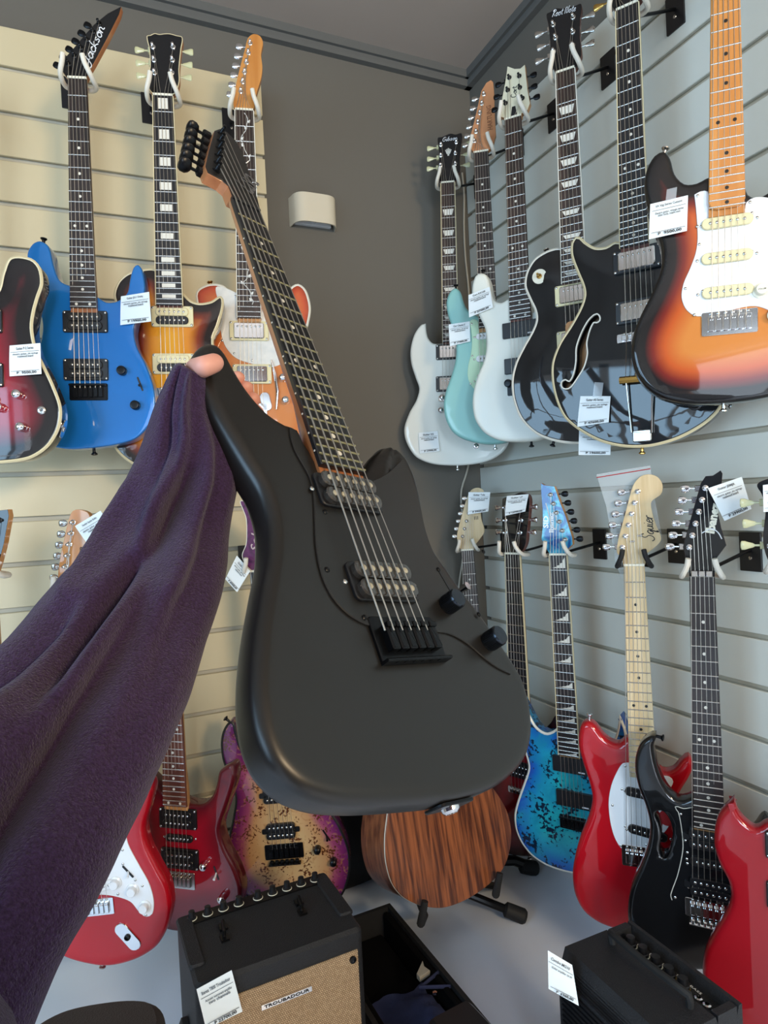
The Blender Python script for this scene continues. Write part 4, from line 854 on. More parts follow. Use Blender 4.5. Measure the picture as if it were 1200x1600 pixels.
P_BURL = burst('blue_burl_burst', [(0, '#0e3f96'), (.014, '#155cb0'), (.045, '#1e93b4'), (.08, '#22a3ab')], figure=[('swirl', '#1a86a0', 14, .45, .7), ('spots', '#0b2238', 110, .285, .315)])
g = Guitar('blue burl-top guitar with white edge binding and shark-fin inlays', [(858.5, 868), (885, 867)], [(873, 1181), (905, 1184)], 24, ('X', 1.02), 148)
g17 = g
g.body([(815, 1095), (808, 1110), (811, 1145), (822, 1180), (826, 1200), (818, 1226), (809, 1252), (804, 1274), (806, 1296), (815, 1317), (830, 1336), (850, 1350), (872, 1359), (900, 1365), (930, 1360), (955, 1340), (966, 1310), (962, 1280), (951, 1250), (950, 1225), (962, 1200), (976, 1175), (978, 1145), (968, 1118), (965, 1140), (958, 1160), (942, 1176), (920, 1180), (900, 1168), (874, 1138), (864, 1143), (855, 1146), (846, 1143), (836, 1134), (824, 1112)], P_BURL, bind=K['white_line'], sharp=(0, 23))
g.neck(K['rosed'], K['maplet'], binding=K['bind']); g.inlays('shark', K['inlayw'], (1, 3, 5, 7, 9, 12, 15, 17, 19, 21, 24))
g.head([(845, 755), (850, 758), (866, 760), (875, 785), (884, 807.5), (894, 840), (894.5, 851), (885, 860), (884, 866), (859, 866), (850, 852), (846, 842), (848, 820), (847.5, 795), (845.5, 770)], burst('blue_headstock', [(0, '#12569e'), (.02, '#1787a8')], figure=[('swirl', '#58c3d6', 25, .45, .65)]), K['maplet'], smooth=False)
g.tuners([((860.7+i*4.6, 773+i*14), 1) for i in range(6)], K['nickel'], K['blackm'], off=.022)
g.text('Ibanez', (862, 832), (861, 800), K['white'], bold=.04, hfrac=.25); g.text('SID', (853, 825), (853, 806), K['white'], bold=.03, hfrac=.45)
g.stroke([(868, 828), (861, 818), (857, 800), (853, 786)], K['white'], r=.0014); g.stroke([(868, 828), (870, 818), (866, 800)], K['white'], r=.001)
g.pickup((891, 1196), 'emg'); g.pickup((897, 1250), 'emg'); g.bridge((898, 1288), .076, .034, K['blackm'], 'block'); g.strings((897, 1284)); g.knob((935, 1310), K['blackm'], 'knurl')
hanger(g, 'grey padded wall hook holding the blue burl guitar', 'B', (938, 850))

P_RED2 = mat('bright_red_gloss', '#a80416', .1, 0, 1)
g = Guitar('bright red offset guitar with white oval pickguard and pale maple neck', [(974.5, 884.5), (1007, 884)], [(983.5, 1211), (1026, 1210)], 22, ('X', 1.02), 136)
g18 = g
g.body([(920, 1129), (909, 1133), (904, 1148), (904, 1169), (911, 1196), (920, 1224), (925, 1249), (920, 1276), (907, 1308), (898, 1340), (894, 1369), (898, 1401), (912, 1427), (938, 1446), (972, 1456), (1012, 1452), (1048, 1434), (1070, 1400), (1074, 1362), (1064, 1325), (1053, 1292), (1052, 1262), (1064, 1238), (1078, 1215), (1084, 1196), (1077, 1184), (1066, 1190), (1052, 1205), (1036, 1207), (1020, 1190), (1000, 1166), (980, 1155), (968, 1164), (955, 1161), (942, 1151), (931, 1136)], P_RED2, r=.012)
g.neck(K['maplep'], K['maplep'], MT['nickel'], round_end=True); g.inlays('dot', K['inlayk'])
g.head([(975, 884), (972.5, 872), (964, 864), (966, 843), (972, 820), (978, 798), (984, 775), (990, 757), (1000, 745), (1013, 741), (1027, 745), (1035, 757), (1033, 772), (1018, 784), (1019, 800), (1025, 820), (1033, 843), (1020, 858), (1008, 868), (1007, 883)], K['maplep'], K['maplep'])
g.tuners([((972.5+i*4.8, 855-i*17.4), -1) for i in range(6)], K['chrome'], K['chrome'], off=.024)
script(g, 'Squier', (1022, 845), (1019, 806), K['inkd'], .022, .0011)
for q in ((988, 846), (999.5, 837)): a = g.L(q, g.hz); g.part('string_tree', MB().rrect((0, 0), .010, .004, .0015, 0, .004, .001).mesh('string_tree', K['chrome']), (a[0], a[1], g.hz))
g.guard([(983, 1192), (973, 1193), (963, 1208), (955, 1228), (951, 1252), (953, 1281), (960, 1308), (971, 1326), (983, 1332), (1008, 1327), (1033, 1306), (1046, 1288), (1040, 1265), (1043, 1240), (1052, 1222), (1046, 1214), (1027, 1212), (984, 1212)], K['white'], sharp=(0, 16, 17))
g.screws([(977, 1197), (976, 1235), (957, 1258), (979, 1296), (970, 1321), (1010, 1320)])
g.pickup((1007, 1243), 'single_black', z=.002, rot=-.12); g.pickup((1012, 1303), 'single_black', z=.002, rot=-.16); g.bridge((999, 1340), .07, .045, K['chrome']); g.strings((999, 1330))
a = g.L((1046, 1279), .004); g.part('sticker', MB().lathe((0, 0, 0), [(.017, 0), (.0168, .0004), (.001, .0004)], 24).mesh('sticker', K['red']), (a[0]-.004, a[1], .0024), label='round red sticker on the pickguard')
g.button((920, 1129), K['chrome'])
hanger(g, 'black uncovered wall hook holding the red offset guitar', 'B', (1058, 853), dark=True)
# clear bag tied behind that headstock
q = [g.hit(p, -.012) for p in ((932, 742), (1016, 728), (1022, 775), (1035, 842), (1030, 846), (1000, 800), (972, 905), (962, 880), (954, 830), (947, 790))]
c = sum(q)/len(q); M = frame(c, g.x, g.y, g.z); root = empty('plastic_bag', M); setprops(root, 'clear plastic zip bag tied behind the pale maple headstock', 'bag')
P = [((p-c).dot(g.x), (p-c).dot(g.y)) for p in q]; MB().prism(P, -.0015, .0015).build('film', K['bagfilm'], root)
a, b = P[0], P[1]; MB().tube([(a[0], a[1]-.006, .002), (b[0], b[1]-.006, .002)], .0010, 5).build('zip_strip', K['red'], root); MB().tube([(a[0], a[1], .002), (b[0], b[1], .002)], .0012, 5).build('top_seam', K['tape'], root)

P_BLK2 = mat('gloss_black_paint', '#07080b', .08, 0, 1)
g = Guitar('black double-cutaway guitar with an oval grip hole through its horn', [(1077, 901), (1117, 901)], [(1084, 1297), (1133, 1299)], 24, ('X', 1.03), 140)
g19 = g
mg = [(1027, 1266), (1037, 1267), (1047, 1279), (1053, 1298), (1051, 1321), (1043, 1342), (1034, 1342), (1029, 1327), (1032, 1305), (1028, 1287), (1022, 1275)]
g.body([(1024, 1151), (1011, 1154), (1000, 1164), (993, 1183), (992, 1204), (997, 1231), (1008, 1260), (1015, 1290), (1012, 1321), (1000, 1355), (987, 1383), (981, 1412), (982, 1445), (998, 1478), (1035, 1506), (1090, 1518), (1140, 1510), (1178, 1482), (1192, 1445), (1188, 1405), (1176, 1368), (1190, 1345), (1204, 1320), (1208, 1294), (1197, 1280), (1178, 1300), (1155, 1304), (1138, 1290), (1125, 1262), (1100, 1254), (1083, 1247), (1072, 1251), (1060, 1252), (1045, 1239), (1032, 1215), (1024, 1188), (1021, 1166)], P_BLK2, holes=[mg], r=.009)
g.neck(K['rosed'], K['maplet']); g.inlays('dot', K['inlayw'], (3, 5, 7, 9, 12, 15, 17, 19, 21, 24))
g.head([(1077, 898), (1077, 880), (1070, 867), (1067, 855), (1075, 825), (1085, 790), (1095, 755), (1102.5, 744), (1114, 743), (1126, 735), (1129, 740), (1127, 765), (1122, 802), (1127, 825), (1135, 852), (1120, 872), (1116, 881), (1116, 898)], K['blackg'], K['mahog'], smooth=False)
g.part('locking_nut', MB().rrect((0, 0), g.wn, .012, .001, 0, .004, .0006).mesh('locking_nut', K['blackm']), ((g.nut[0][0]+g.nut[1][0])/2, g.yn+.006, g.fbh-.001))
for i in (-1, 0, 1): g.part('nut_clamp', MB().rrect((0, 0), .0105, .011, .001, 0, .004, .001).mesh('nut_clamp', K['chrome']), ((g.nut[0][0]+g.nut[1][0])/2+i*.0125, g.yn+.006, g.fbh+.003))
g.tuners([((1077+i*5.0, 855-i*18.5), -1) for i in range(6)], K['chrome'], K['chrome'], off=.026)
g.text('Ibanez', (1109, 833), (1118, 786), K['ivory'], bold=.05, hfrac=.28)
g.stroke([(1128, 842), (1122, 832), (1112, 826), (1096, 833)], K['white'], r=.0012)
g.guard([(1051, 1261), (1060, 1270), (1065, 1296), (1067, 1327), (1059, 1367), (1048, 1399), (1050, 1407), (1083, 1409), (1140, 1410), (1165, 1400), (1160, 1370), (1152, 1340), (1150, 1320), (1142, 1308), (1136, 1303), (1133, 1301), (1084, 1298), (1083, 1262), (1068, 1264)], K['blackg'], sharp=(0, 6, 15, 16))
P = [g.L(q, .004) for q in ((1083, 1262), (1068, 1264), (1055, 1261), (1060, 1270), (1065, 1296), (1067, 1327), (1059, 1367), (1048, 1399), (1050, 1407))]
g.part('pickguard_edge', MB().tube([(a, b, .0022) for a, b in catmull(P, False, .005)], .0008, 5).mesh('pickguard_edge', K['white_line']), label='thin white pickguard edge line')
g.screws([(1064, 1272), (1071, 1313), (1074, 1332), (1074, 1349), (1076, 1386), (1055, 1402)])
g.pickup((1108, 1315), 'open_black', z=.002); g.pickup((1112, 1352), 'single_black', z=.002, s=.95); g.pickup((1110, 1390), 'open_black', z=.002)
g.bridge((1106, 1424), .078, .036, K['chrome'], 'floyd'); g.strings((1106, 1421)); g.button((1024, 1152), K['blackm'])
hanger(g, 'grey padded wall hook holding the black guitar with the grip hole', 'B', (1174, 862))
price_tag('price tag hanging from the pointed black headstock', [(1106, 763), (1159, 745), (1174, 795), (1132, 814)], g.P0+g.n*.022, g.n, STD('Guitar JEMJR'), 'P 29900,00')

P_CH = mat('cherry_red_gloss', '#8c0716', .1, 0, 1)
g = Guitar('cherry red pointed-horn guitar cut by the right frame edge', [(1212, 893), (1256, 893)], [(1222, 1300), (1272, 1300)], 22, ('X', 1.02), 144)
g20 = g
g.body([(1147, 1250), (1136, 1260), (1123, 1276), (1116.5, 1297), (1116, 1325), (1124, 1353), (1138, 1380), (1142, 1405), (1134, 1430), (1116, 1460), (1101, 1490), (1097, 1525), (1108, 1562), (1140, 1598), (1195, 1625), (1260, 1626), (1320, 1600), (1352, 1552), (1350, 1500), (1328, 1455), (1316, 1415), (1325, 1375), (1342, 1330), (1345, 1290), (1325, 1256), (1318, 1275), (1300, 1295), (1270, 1302), (1225, 1296), (1200, 1288), (1181, 1297), (1168, 1289), (1156, 1276), (1150, 1262)], P_CH, T=.034, r=.011, sharp=(0, 24))
g.neck(K['rose'], K['mahog'], binding=K['bind']); g.inlays('trap', K['inlayw'])
g.head([(1183, 757), (1200, 748), (1225, 742), (1250, 744), (1280, 742), (1268, 775), (1266, 810), (1274, 850), (1256, 890), (1212, 890), (1193, 852), (1196, 795), (1190, 772)], K['blackg'], K['mahog'])
g.tuners([((1203, 785), -1), ((1207, 818), -1), ((1204, 853), -1), ((1256, 785), 1), ((1254, 818), 1), ((1256, 853), 1)], K['chrome'], K['keyc'], 'tulip', off=.023)
g.pickup((1246, 1330), 'chrome_black'); g.pickup((1248, 1410), 'chrome_black'); g.bridge((1250, 1450), .08, .018, K['chrome'], 'plain'); g.strings((1250, 1450), order=[2, 1, 0, 3, 4, 5])
hanger(g, 'grey padded wall hook at the right frame edge, lower row', 'B')
price_tag('price tag at the right frame edge beside the green tuner keys', [(1192, 758), (1236, 752), (1238, 798), (1193, 800)], g.P0+g.n*.02, g.n, STD('Guitar SG'), 'P 15900,00')
# ================================================================ left wall, bottom row
g = Guitar('red guitar with white pickguard behind the sleeve, natural headstock above', [(95, 925), (124, 925)], [(127, 1272), (164, 1270)], 21, ('Y', 1.44), 112)
g12 = g
g.body([(65, 1195), (52, 1200), (45, 1225), (56, 1262), (72, 1292), (74, 1322), (60, 1352), (46, 1388), (44, 1425), (60, 1468), (98, 1498), (150, 1512), (181, 1511), (216, 1500), (244, 1481), (261, 1451), (267, 1419), (262, 1387), (247, 1358), (231, 1325), (225, 1294), (233, 1262), (239, 1232), (232, 1221), (222, 1236), (207, 1256), (190, 1264), (162, 1262), (135, 1257), (112, 1250), (95, 1225), (80, 1203)], P_RED2, r=.011)
g.neck(K['maplep'], K['maple'], round_end=True); g.inlays('dot', K['inlayk'])
g.head([(97, 923), (91, 908), (91, 893), (96, 860), (101, 838), (105, 820), (112, 800), (121, 796), (137, 801), (141, 812), (138, 826), (141, 850), (146, 872), (142, 895), (130, 910), (124, 923)], K['maple'], K['maple'])
g.tuners([((114.5-i*2.9, 816+i*17.2), -1) for i in range(6)], K['nickel'], K['nickel'], off=.018)
g.text('CLEVINGER', (130, 905), (128, 853), K['inkd'], bold=.02, hfrac=.13)
g.guard([(112, 1256), (104, 1290), (98, 1330), (90, 1370), (96, 1398), (141, 1398), (175, 1400), (203, 1409), (217, 1425), (228, 1433), (238, 1428), (240, 1407), (233, 1381), (216, 1350), (200, 1319), (197, 1299), (203, 1278), (207, 1264), (190, 1272), (164, 1272), (164, 1280), (127, 1282), (125, 1262)], K['white'], sharp=(17, 19, 20, 21, 22))
g.screws([(191.5, 1328), (192, 1350), (211.5, 1375), (222.5, 1384), (184.5, 1397), (228, 1430)])
for q, tx in (((178, 1383), 'VOLUME'), ((205, 1394), 'TONE'), ((224, 1420), 'TONE')):
    g.knob(q, K['white'], 'strat', z=.002); g.text(tx, (q[0]-6, q[1]+6), (q[0]+3, q[1]+5), K['ink'], z=.0075, hfrac=.3, name='knob_print')
g.pickup((148, 1330), 'single_white', z=.002); g.pickup((150, 1388), 'single_white', z=.002, rot=.12); g.bridge((148, 1419), .075, .034, K['chrome']); g.strings((147, 1412)); g.switch((200, 1362), K['white'], (.6, -.8), z=.003)
a = g.L((200, 1463)); g.part('jack_plate', MB().rrect((0, 0), .026, .066, .0128, 0, .003, .001).mesh('jack_plate', K['chrome']), (a[0], a[1], 0), .62)
g.part('jack_socket', MB().lathe((0, 0, 0), [(.0065, 0), (.006, .003), (.004, .004), (.003, 0)], 14).mesh('jack_socket', K['blackm']), (a[0], a[1], .003)); g.button((158, 1512), K['nickel'])
hanger(g, 'padded wall hook at the natural headstock behind the sleeve', 'A')
price_tag('price tag on the natural headstock beside the purple sleeve', [(117, 822), (157, 798), (185, 838), (146, 862)], g.P0+g.n*.03, g.n, STD('Fender Squier Bullet'), 'P 12900,00')

P_TR = burst('transparent_red', [(0, '#4a0712'), (.02, '#6b0716'), (.055, '#94091f'), (.1, '#a00a22')])
g = Guitar('transparent dark red guitar with rosewood neck beside the burl-top guitar', [(249, 920), (274, 920)], [(254.5, 1261), (291, 1260)], 24, ('Y', 1.51), 126)
g13 = g
g.body([(228, 1212), (217, 1218), (211, 1240), (222, 1268), (230, 1300), (224, 1332), (213, 1362), (209, 1398), (222, 1432), (262, 1455), (310, 1456), (350, 1444), (372, 1420), (376, 1390), (366, 1358), (350, 1327), (342, 1298), (349, 1272), (359, 1243), (366, 1215), (362, 1196), (350, 1199), (341, 1207), (337, 1226), (330, 1245), (316, 1257), (302, 1258), (280, 1252), (255, 1240), (240, 1222)], P_TR, r=.009)
g.neck(K['rosel'], K['maplet']); g.inlays('dot', K['inlayw'], (3, 5, 7, 9, 12, 15, 17, 19, 21, 24))
g.head([(249, 918), (240, 900), (243, 865), (250, 830), (262, 800), (280, 795), (284, 820), (276, 850), (284, 880), (274, 918)], K['blackg'], K['maplet'])
g.tuners([((250+i*3.4, 895-i*15), -1) for i in range(6)], K['nickel'], K['nickel'], off=.018)
g.pickup((277, 1280), 'ring_black'); g.pickup((279, 1311), 'single_black', s=.85); g.pickup((280, 1343), 'ring_black'); g.bridge((279, 1376), .078, .038, K['nickel']); g.strings((278, 1370))
g.knob((319, 1353), K['chrome'], 'dome'); g.knob((347, 1404), K['chrome'], 'dome'); g.switch((338, 1364), K['white'], (.35, -1))
hanger(g, 'padded wall hook hidden behind the purple sleeve', 'A', group=None)

P_PB = burst('purple_burl_burst', [(0, '#4c1550'), (.018, '#74285f'), (.034, '#98486a'), (.052, '#bb8d62'), (.09, '#cba878')], .14, 1, figure=[('swirl', '#a8764a', 55, .56, .75), ('spots', '#5a2f18', 170, .30, .335)])
g = Guitar('burl-top guitar fading from tan centre to purple edges, black hardware', [(390, 893), (417, 893)], [(415, 1222), (452, 1220)], 24, ('Y', 1.53), 114)
g14 = g
g.body([(362, 1128), (350, 1140), (345.5, 1162), (349, 1190), (360, 1218), (368, 1248), (364, 1280), (357, 1315), (358, 1350), (370, 1385), (400, 1410), (450, 1425), (500, 1421), (532, 1402), (546, 1365), (545, 1328), (530, 1290), (513, 1262), (503, 1235), (508, 1205), (518, 1175), (516, 1150), (500, 1152), (490, 1175), (475, 1196), (450, 1200), (425, 1198), (408, 1193), (390, 1184), (377, 1170), (369.5, 1148)], P_PB, bind=K['blackp'], r=.005)
g.neck(K['ebony'], K['maplet']); g.inlays('dot', K['inlayw'])
g.head([(375, 783), (383, 783), (394, 790), (408, 805), (420, 830), (426, 858), (428, 880), (417, 892), (393, 892), (378, 870), (384, 850), (385, 830), (384, 810), (379, 796)], burst('purple_headstock', [(0, '#5c2358'), (.02, '#7d3a72')], figure=[('swirl', '#3f1840', 30, .45, .6)]), K['maplet'], bind=K['white_line'])
g.tuners([((414-i*2, 878-i*13), 1) for i in range(6)], K['blackm'], K['blackm'], off=.02)
g.text('Solar', (398, 862), (400, 815), mat('pale_print', '#b9a3a6', .5), shear=.3, hfrac=.28)
g.pickup((434, 1243), 'open_black'); g.pickup((438.5, 1299), 'open_black'); g.bridge((444, 1331), .092, .036, K['blackm'], 'floyd'); g.strings((443, 1326)); g.knob((496, 1328), K['blackm'], 'dome'); g.knob((521, 1347), K['blackm'], 'dome'); g.switch((510, 1305), K['blackm'], (.5, -.9))
g.button((363, 1129), K['blackm'])
hanger(g, 'padded wall hook at the purple headstock', 'A', (386, 874))
price_tag('price tag hanging beside the purple headstock', [(370, 868), (391, 892), (371, 925), (352, 905)], g.P0+g.n*.02, g.n, STD('Guitar A2.6'), 'P 49900,00')

g = Guitar('natural-edged dark headstock guitar just inside the left frame edge, lower row', [(-40, 900), (-8, 900)], [(-30, 1240), (12, 1240)], 22, ('Y', 1.36), 108)
g11 = g
g.body([(-85, 1190), (-100, 1210), (-92, 1250), (-80, 1290), (-92, 1330), (-112, 1380), (-105, 1440), (-65, 1475), (-5, 1480), (45, 1465), (66, 1425), (62, 1380), (45, 1340), (36, 1300), (46, 1260), (54, 1220), (42, 1205), (30, 1225), (10, 1242), (-35, 1240), (-65, 1215)], P_BLK2)
g.neck(K['rose'], K['maplet'])
g.head([(-40, 898), (-46, 870), (-38, 840), (-24, 815), (-6, 798), (12, 796), (14, 806), (6, 850), (-2, 880), (-8, 898)], K['blackg'], K['maple'], smooth=False, T=.018)
g.tuners([((-34+i*6.5, 878-i*13), -1) for i in range(6)], K['blackm'], K['blackm'], off=.018); g.strings((-22, 1380))
hanger(g, 'padded wall hook beyond the left frame edge, lower row', 'A', (-60, 890), group=None)
# ================================================================ the held guitar
u_c = nv([1153, 263, 1018]); v_c = np.array([-.25, -.617, .35]); v_c = nv(v_c-u_c*v_c.dot(u_c))
uw = RM.T @ u_c; vw = RM.T @ v_c; nw = nv(np.cross(uw, vw))
P_MB = mat('matte_black_satin', '#191715', .36, 0, 0, .5)
g = Guitar('matte black guitar held up in the foreground by a hand at its horn', [(363, 308), (407, 332)], [(503, 725), (572, 738)], 22, frame_uvn=(uw, vw, nw, at_depth(640, 990, .56)), fbh=.012)
gh = g
g.body([(312, 556), (309, 545), (316, 535), (329, 531), (343, 536), (357, 551), (371, 576), (387, 602), (404, 624), (424, 644), (446, 658), (462, 664), (480, 690), (505, 718), (545, 734), (572, 729), (586, 710), (597, 697), (609, 692), (622, 698), (638, 714), (652, 743), (662, 780), (670, 826), (684, 861), (703, 888), (724, 918), (750, 951), (774, 985), (800, 1024), (819, 1055), (829, 1083), (835, 1110), (837, 1145), (829, 1180), (808, 1207), (775, 1229), (722, 1245), (652, 1252), (580, 1255), (520, 1250), (472, 1232), (434, 1196), (412, 1150), (402, 1095), (401, 1040), (406, 980), (417, 910), (426, 855), (425, 805), (412, 760), (388, 720), (358, 672), (333, 630), (318, 595)], P_MB, T=.038, r=.011, step=.005, grid=.006)
sp_ = [g.L(q) for q in ((566, 742), (584, 708), (600, 680), (617, 684), (624, 712), (622, 745), (600, 752))]
for v_ in g.bodyo.data.vertices:                            # scooped cutaway of the treble horn
    if v_.co.z > -.008 and inside([v_.co.x], [v_.co.y], sp_)[0]:
        d_ = dist([(v_.co.x, v_.co.y)], sp_[3:])[0] if True else 0; v_.co.z -= .013*min(1, d_/.016)
g.neck(K['ebony'], K['necko'], MT['bsteel'], nut_mt=K['blackp'], depth=.020); g.inlays('dot', K['inlayw'])
for k in (3, 5, 7, 9, 12, 15, 17, 19, 21):
    y = (g.fy(k-1)+g.fy(k))/2
    for dy in ((-.005, .005) if k == 12 else (0,)):
        g.part('side_dot', MB().cyl((g.XC(y)-g.W(y)-.0004, y+dy, g.fbh-.0035), (g.XC(y)-g.W(y)+.002, y+dy, g.fbh-.0035), .0011, n=8).mesh('side_dot', K['inlayw']))
g.head([(363, 306), (357, 290), (347, 281), (325, 269), (321, 259), (326, 236), (332, 215), (335, 204), (344, 201), (354, 206), (368, 219), (378, 236), (386, 258), (396, 290), (403, 312), (407, 330)], P_MB, K['necko'], smooth=False, T=.017)
g.tuners([((345.5-i*1.5, 209+i*11.5), -1) for i in range(6)], K['blackm'], K['blackm'], 'drum', off=.030)
g.text('Lava', (377, 292), (389, 275), mat('grey_print', '#5c5c5e', .5), shear=.3, hfrac=.7)
g.guard([(453, 667), (454, 680), (461, 703), (483, 743), (490, 773), (492, 813), (494, 853), (503, 898), (520, 933), (545, 960), (580, 978), (640, 990), (685, 987), (708, 992), (733, 1007), (757, 1028), (778, 1043), (799, 1053), (786, 1026), (760, 988), (730, 947), (702, 905), (680, 868), (666, 830), (656, 785), (644, 745), (628, 718), (604, 740), (572, 752), (505, 735), (478, 700), (464, 672)], P_MB, t=.0022, sharp=(0, 17, 26))
for q in ((501, 754), (508, 800), (511, 890), (569, 965), (685, 890), (748, 960), (755, 862)): a = g.L(q, .0022); g.part('screw', M_screw(K['blackm']), (a[0], a[1], .0022))
P_SMK = mat('smoky_pickup_bobbin', '#34312e', .22, 0, .8); P_POLE = mat('pale_pole_piece', '#b9b29c', .35, .3)
def held_pickup(p):
    x, y = g.L(p, .008)
    g.part('pickup_base', MB().rrect((0, 0), .078, .039, .006, .002, .006, .001).mesh('pickup_base', K['blackp']), (x, y, 0))
    for sy in (-1, 1):
        c = g.part('pickup_bobbin', MB().rrect((0, 0), .070, .0175, .008, .003, .0125, .0015).mesh('pickup_bobbin', P_SMK), (x, y+sy*.0093, 0), label='smoky grey pickup bobbin')
        for i in range(6): q = link('pole_piece', shared(('pole', 1), lambda: MB().lathe((0, 0, 0), [(.0031, 0), (.003, .0008), (.0018, .0014), (.0005, .0015)], 12).mesh('pole_piece', P_POLE)), c); q.location = ((i-2.5)*.0104, 0, .0124)
    for sx in (-1, 1): g.part('screw', M_screw(K['nickel']), (x+sx*.043, y, .0022))
held_pickup((548, 768)); held_pickup((602, 907))
x, y = g.L((640, 998), .004)
bo = g.part('bridge', MB().rrect((0, 0), .080, .044, .003, .0, .0035, .0008).mesh('bridge', K['blackm']), (x, y, 0))
for k in range(6):
    c = link('saddle', shared(('hsad', 1), lambda: MB().rrect((0, 0), .0092, .024, .0012, .0035, .012, .0015).rrect((0, .010), .0092, .005, .001, .010, .0145, .001).mesh('saddle', K['blackm'])), bo); c.location = ((k-2.5)*.0105, 0, 0)
    c = link('saddle_screw', shared(('hss', 1), lambda: MB().lathe((0, 0, 0), [(.0028, 0), (.0028, .004), (.001, .0045)], 10, 'y').mesh('saddle_screw', K['blackm'])), bo); c.location = ((k-2.5)*.0105, -.0225, .006)
q = link('bridge_lip', MB().box((0, -.0205, .005), (.080, .003, .010), ch=.001).mesh('bridge_lip', K['blackm']), bo)
g.strings((636, 985), hb=.014, spread=.0525, r=.0008, to_posts=True, order=[5, 4, 3, 2, 1, 0])
P_KN = mat('dark_chrome_knob', '#3c4148', .25, .9)
def held_knob(p):
    x, y = g.L(p, .002); b = MB(); b.lathe((0, 0, 0), [(.0092, 0), (.0096, .001), (.0096, .0165), (.0088, .018), (.003, .0184), (.001, .0182)], 32)
    for i in range(36): a = 2*math.pi*i/36; b.box((.0096*math.cos(a), .0096*math.sin(a), .009), (.0011, .0011, .0135), a)
    g.part('knob', b.mesh('knob', P_KN, .5), (x, y, .0022))
held_knob((697, 947)); held_knob((762, 1004))
a = g.L((699, 912), .003); b = g.L((688, 893), .003)
g.part('switch_slot', MB().rrect((0, 0), .034, .003, .0014, 0, .0006).mesh('switch_slot', K['blackp']), (a[0], a[1], .0021), math.atan2(a[1]-b[1], a[0]-b[0]))
p = g.L((706, 930), .003); g.part('switch_tip', MB().tube([(p[0], p[1], .002), (p[0]+.001, p[1]-.001, .010), (p[0]+.002, p[1]-.001, .024)], [.0016, .0022, .0042], 10).mesh('switch_tip', K['chrome']))
P = np.array(g.outline); nn = vnormals(g.outline)
x, y = g.L((705, 1262), -.020); i = int(np.argmin(((P-np.array([x, y]))**2).sum(1)))
jm = frame(np.array([P[i][0]+nn[i][0]*.0003, P[i][1]+nn[i][1]*.0003, -.02]), [-nn[i][1], nn[i][0], 0], np.cross(np.array([nn[i][0], nn[i][1], 0]), np.array([-nn[i][1], nn[i][0], 0])), [nn[i][0], nn[i][1], 0])
jp = MB(); jp.rrect((0, 0), .040, .024, .005, 0, .0025, .0008); o = g.part('jack_plate', jp.mesh('jack_plate', K['blackm'])); o.matrix_local = jm
q = link('jack_socket', MB().lathe((0, 0, .002), [(.008, 0), (.0075, .003), (.005, .005), (.0042, .005), (.004, 0)], 16).mesh('jack_socket', K['chrome']), o)
# ================================================================ person: hand and sleeve, plus an unseen body added to block light
def skin_body(name, chains, mt, sub=2):
    """one continuous body: chains of (point, radius) that share joints by key"""
    V = []; R = []; E = []; idx = {}
    def vid(k, p, r):
        key = k if k is not None else len(V)+1000
        if key not in idx: idx[key] = len(V); V.append(tuple(p)); R.append(r)
        return idx[key]
    for ch in chains:
        prev = None
        for k, p, r in ch:
            i = vid(k, p, r) if p is not None else idx[k]
            if prev is not None: E.append((prev, i))
            prev = i
    me = bpy.data.meshes.new(name); me.from_pydata(V, E, []); o = link(name, me)
    s_ = o.modifiers.new('skin', 'SKIN'); s_.use_smooth_shade = True
    for i, r in enumerate(R): me.skin_vertices[0].data[i].radius = (r, r)
    me.skin_vertices[0].data[0].use_root = True
    m_ = o.modifiers.new('sub', 'SUBSURF'); m_.levels = m_.render_levels = sub
    bpy.context.view_layer.update(); dg = bpy.context.evaluated_depsgraph_get()
    nm = bpy.data.meshes.new_from_object(o.evaluated_get(dg)); bpy.data.objects.remove(o); nm.materials.clear(); nm.materials.append(mt)
    nm.polygons.foreach_set('material_index', [0]*len(nm.polygons)); nm.shade_smooth(); return link(name, nm)
A = lambda x, y, z: at_depth(x, y, z)
def pl(px, h): return gh.hit(px, h)                          # a point over (h>0) or behind (h<0) the held guitar's face
wr = A(300, 640, .64); pm = pl((330, 625), -.062); kn = pl((352, 612), -.062)
chains = [[('elbow', A(205, 950, .56), .022), ('fa', A(262, 800, .61), .022), ('wrist', wr, .022), ('palm', pm, .026), ('kn', kn, .022)],
          [('palm', pm, .026), ('th0', pl((304, 590), -.045), .014), ('th1', pl((306, 577), -.012), .0115), ('th2', pl((318, 573), .0115), .0105), ('th3', pl((333, 568), .0125), .0098), ('th4', pl((343, 564), .0125), .0088)]]
for k, (tx, ty) in enumerate(((375, 590), (389, 606), (400, 624), (405, 644))):
    chains.append([('kn', kn, .022), (f'f{k}0', pl(((352*2+tx)/3, (612*2+ty)/3+(k-1.5)*5), -.068), .0098), (f'f{k}1', pl(((352+tx*2)/3, (612+ty*2)/3+(k-1.5)*3), -.064), .0092), (f'f{k}2', pl((tx-4, ty), -.054), .0086), (f'f{k}3', pl((tx, ty+1), -.048), .0076)])
sh = np.array([-.26, -.28, 1.04]); nk = np.array([-.05, -.34, 1.28])
chains[0] = [('sh', sh, .045), ('ua', A(-190, 1700, .27), .034), ('el', A(-50, 1440, .33), .030), ('lf', A(90, 1190, .42), .025)]+chains[0]
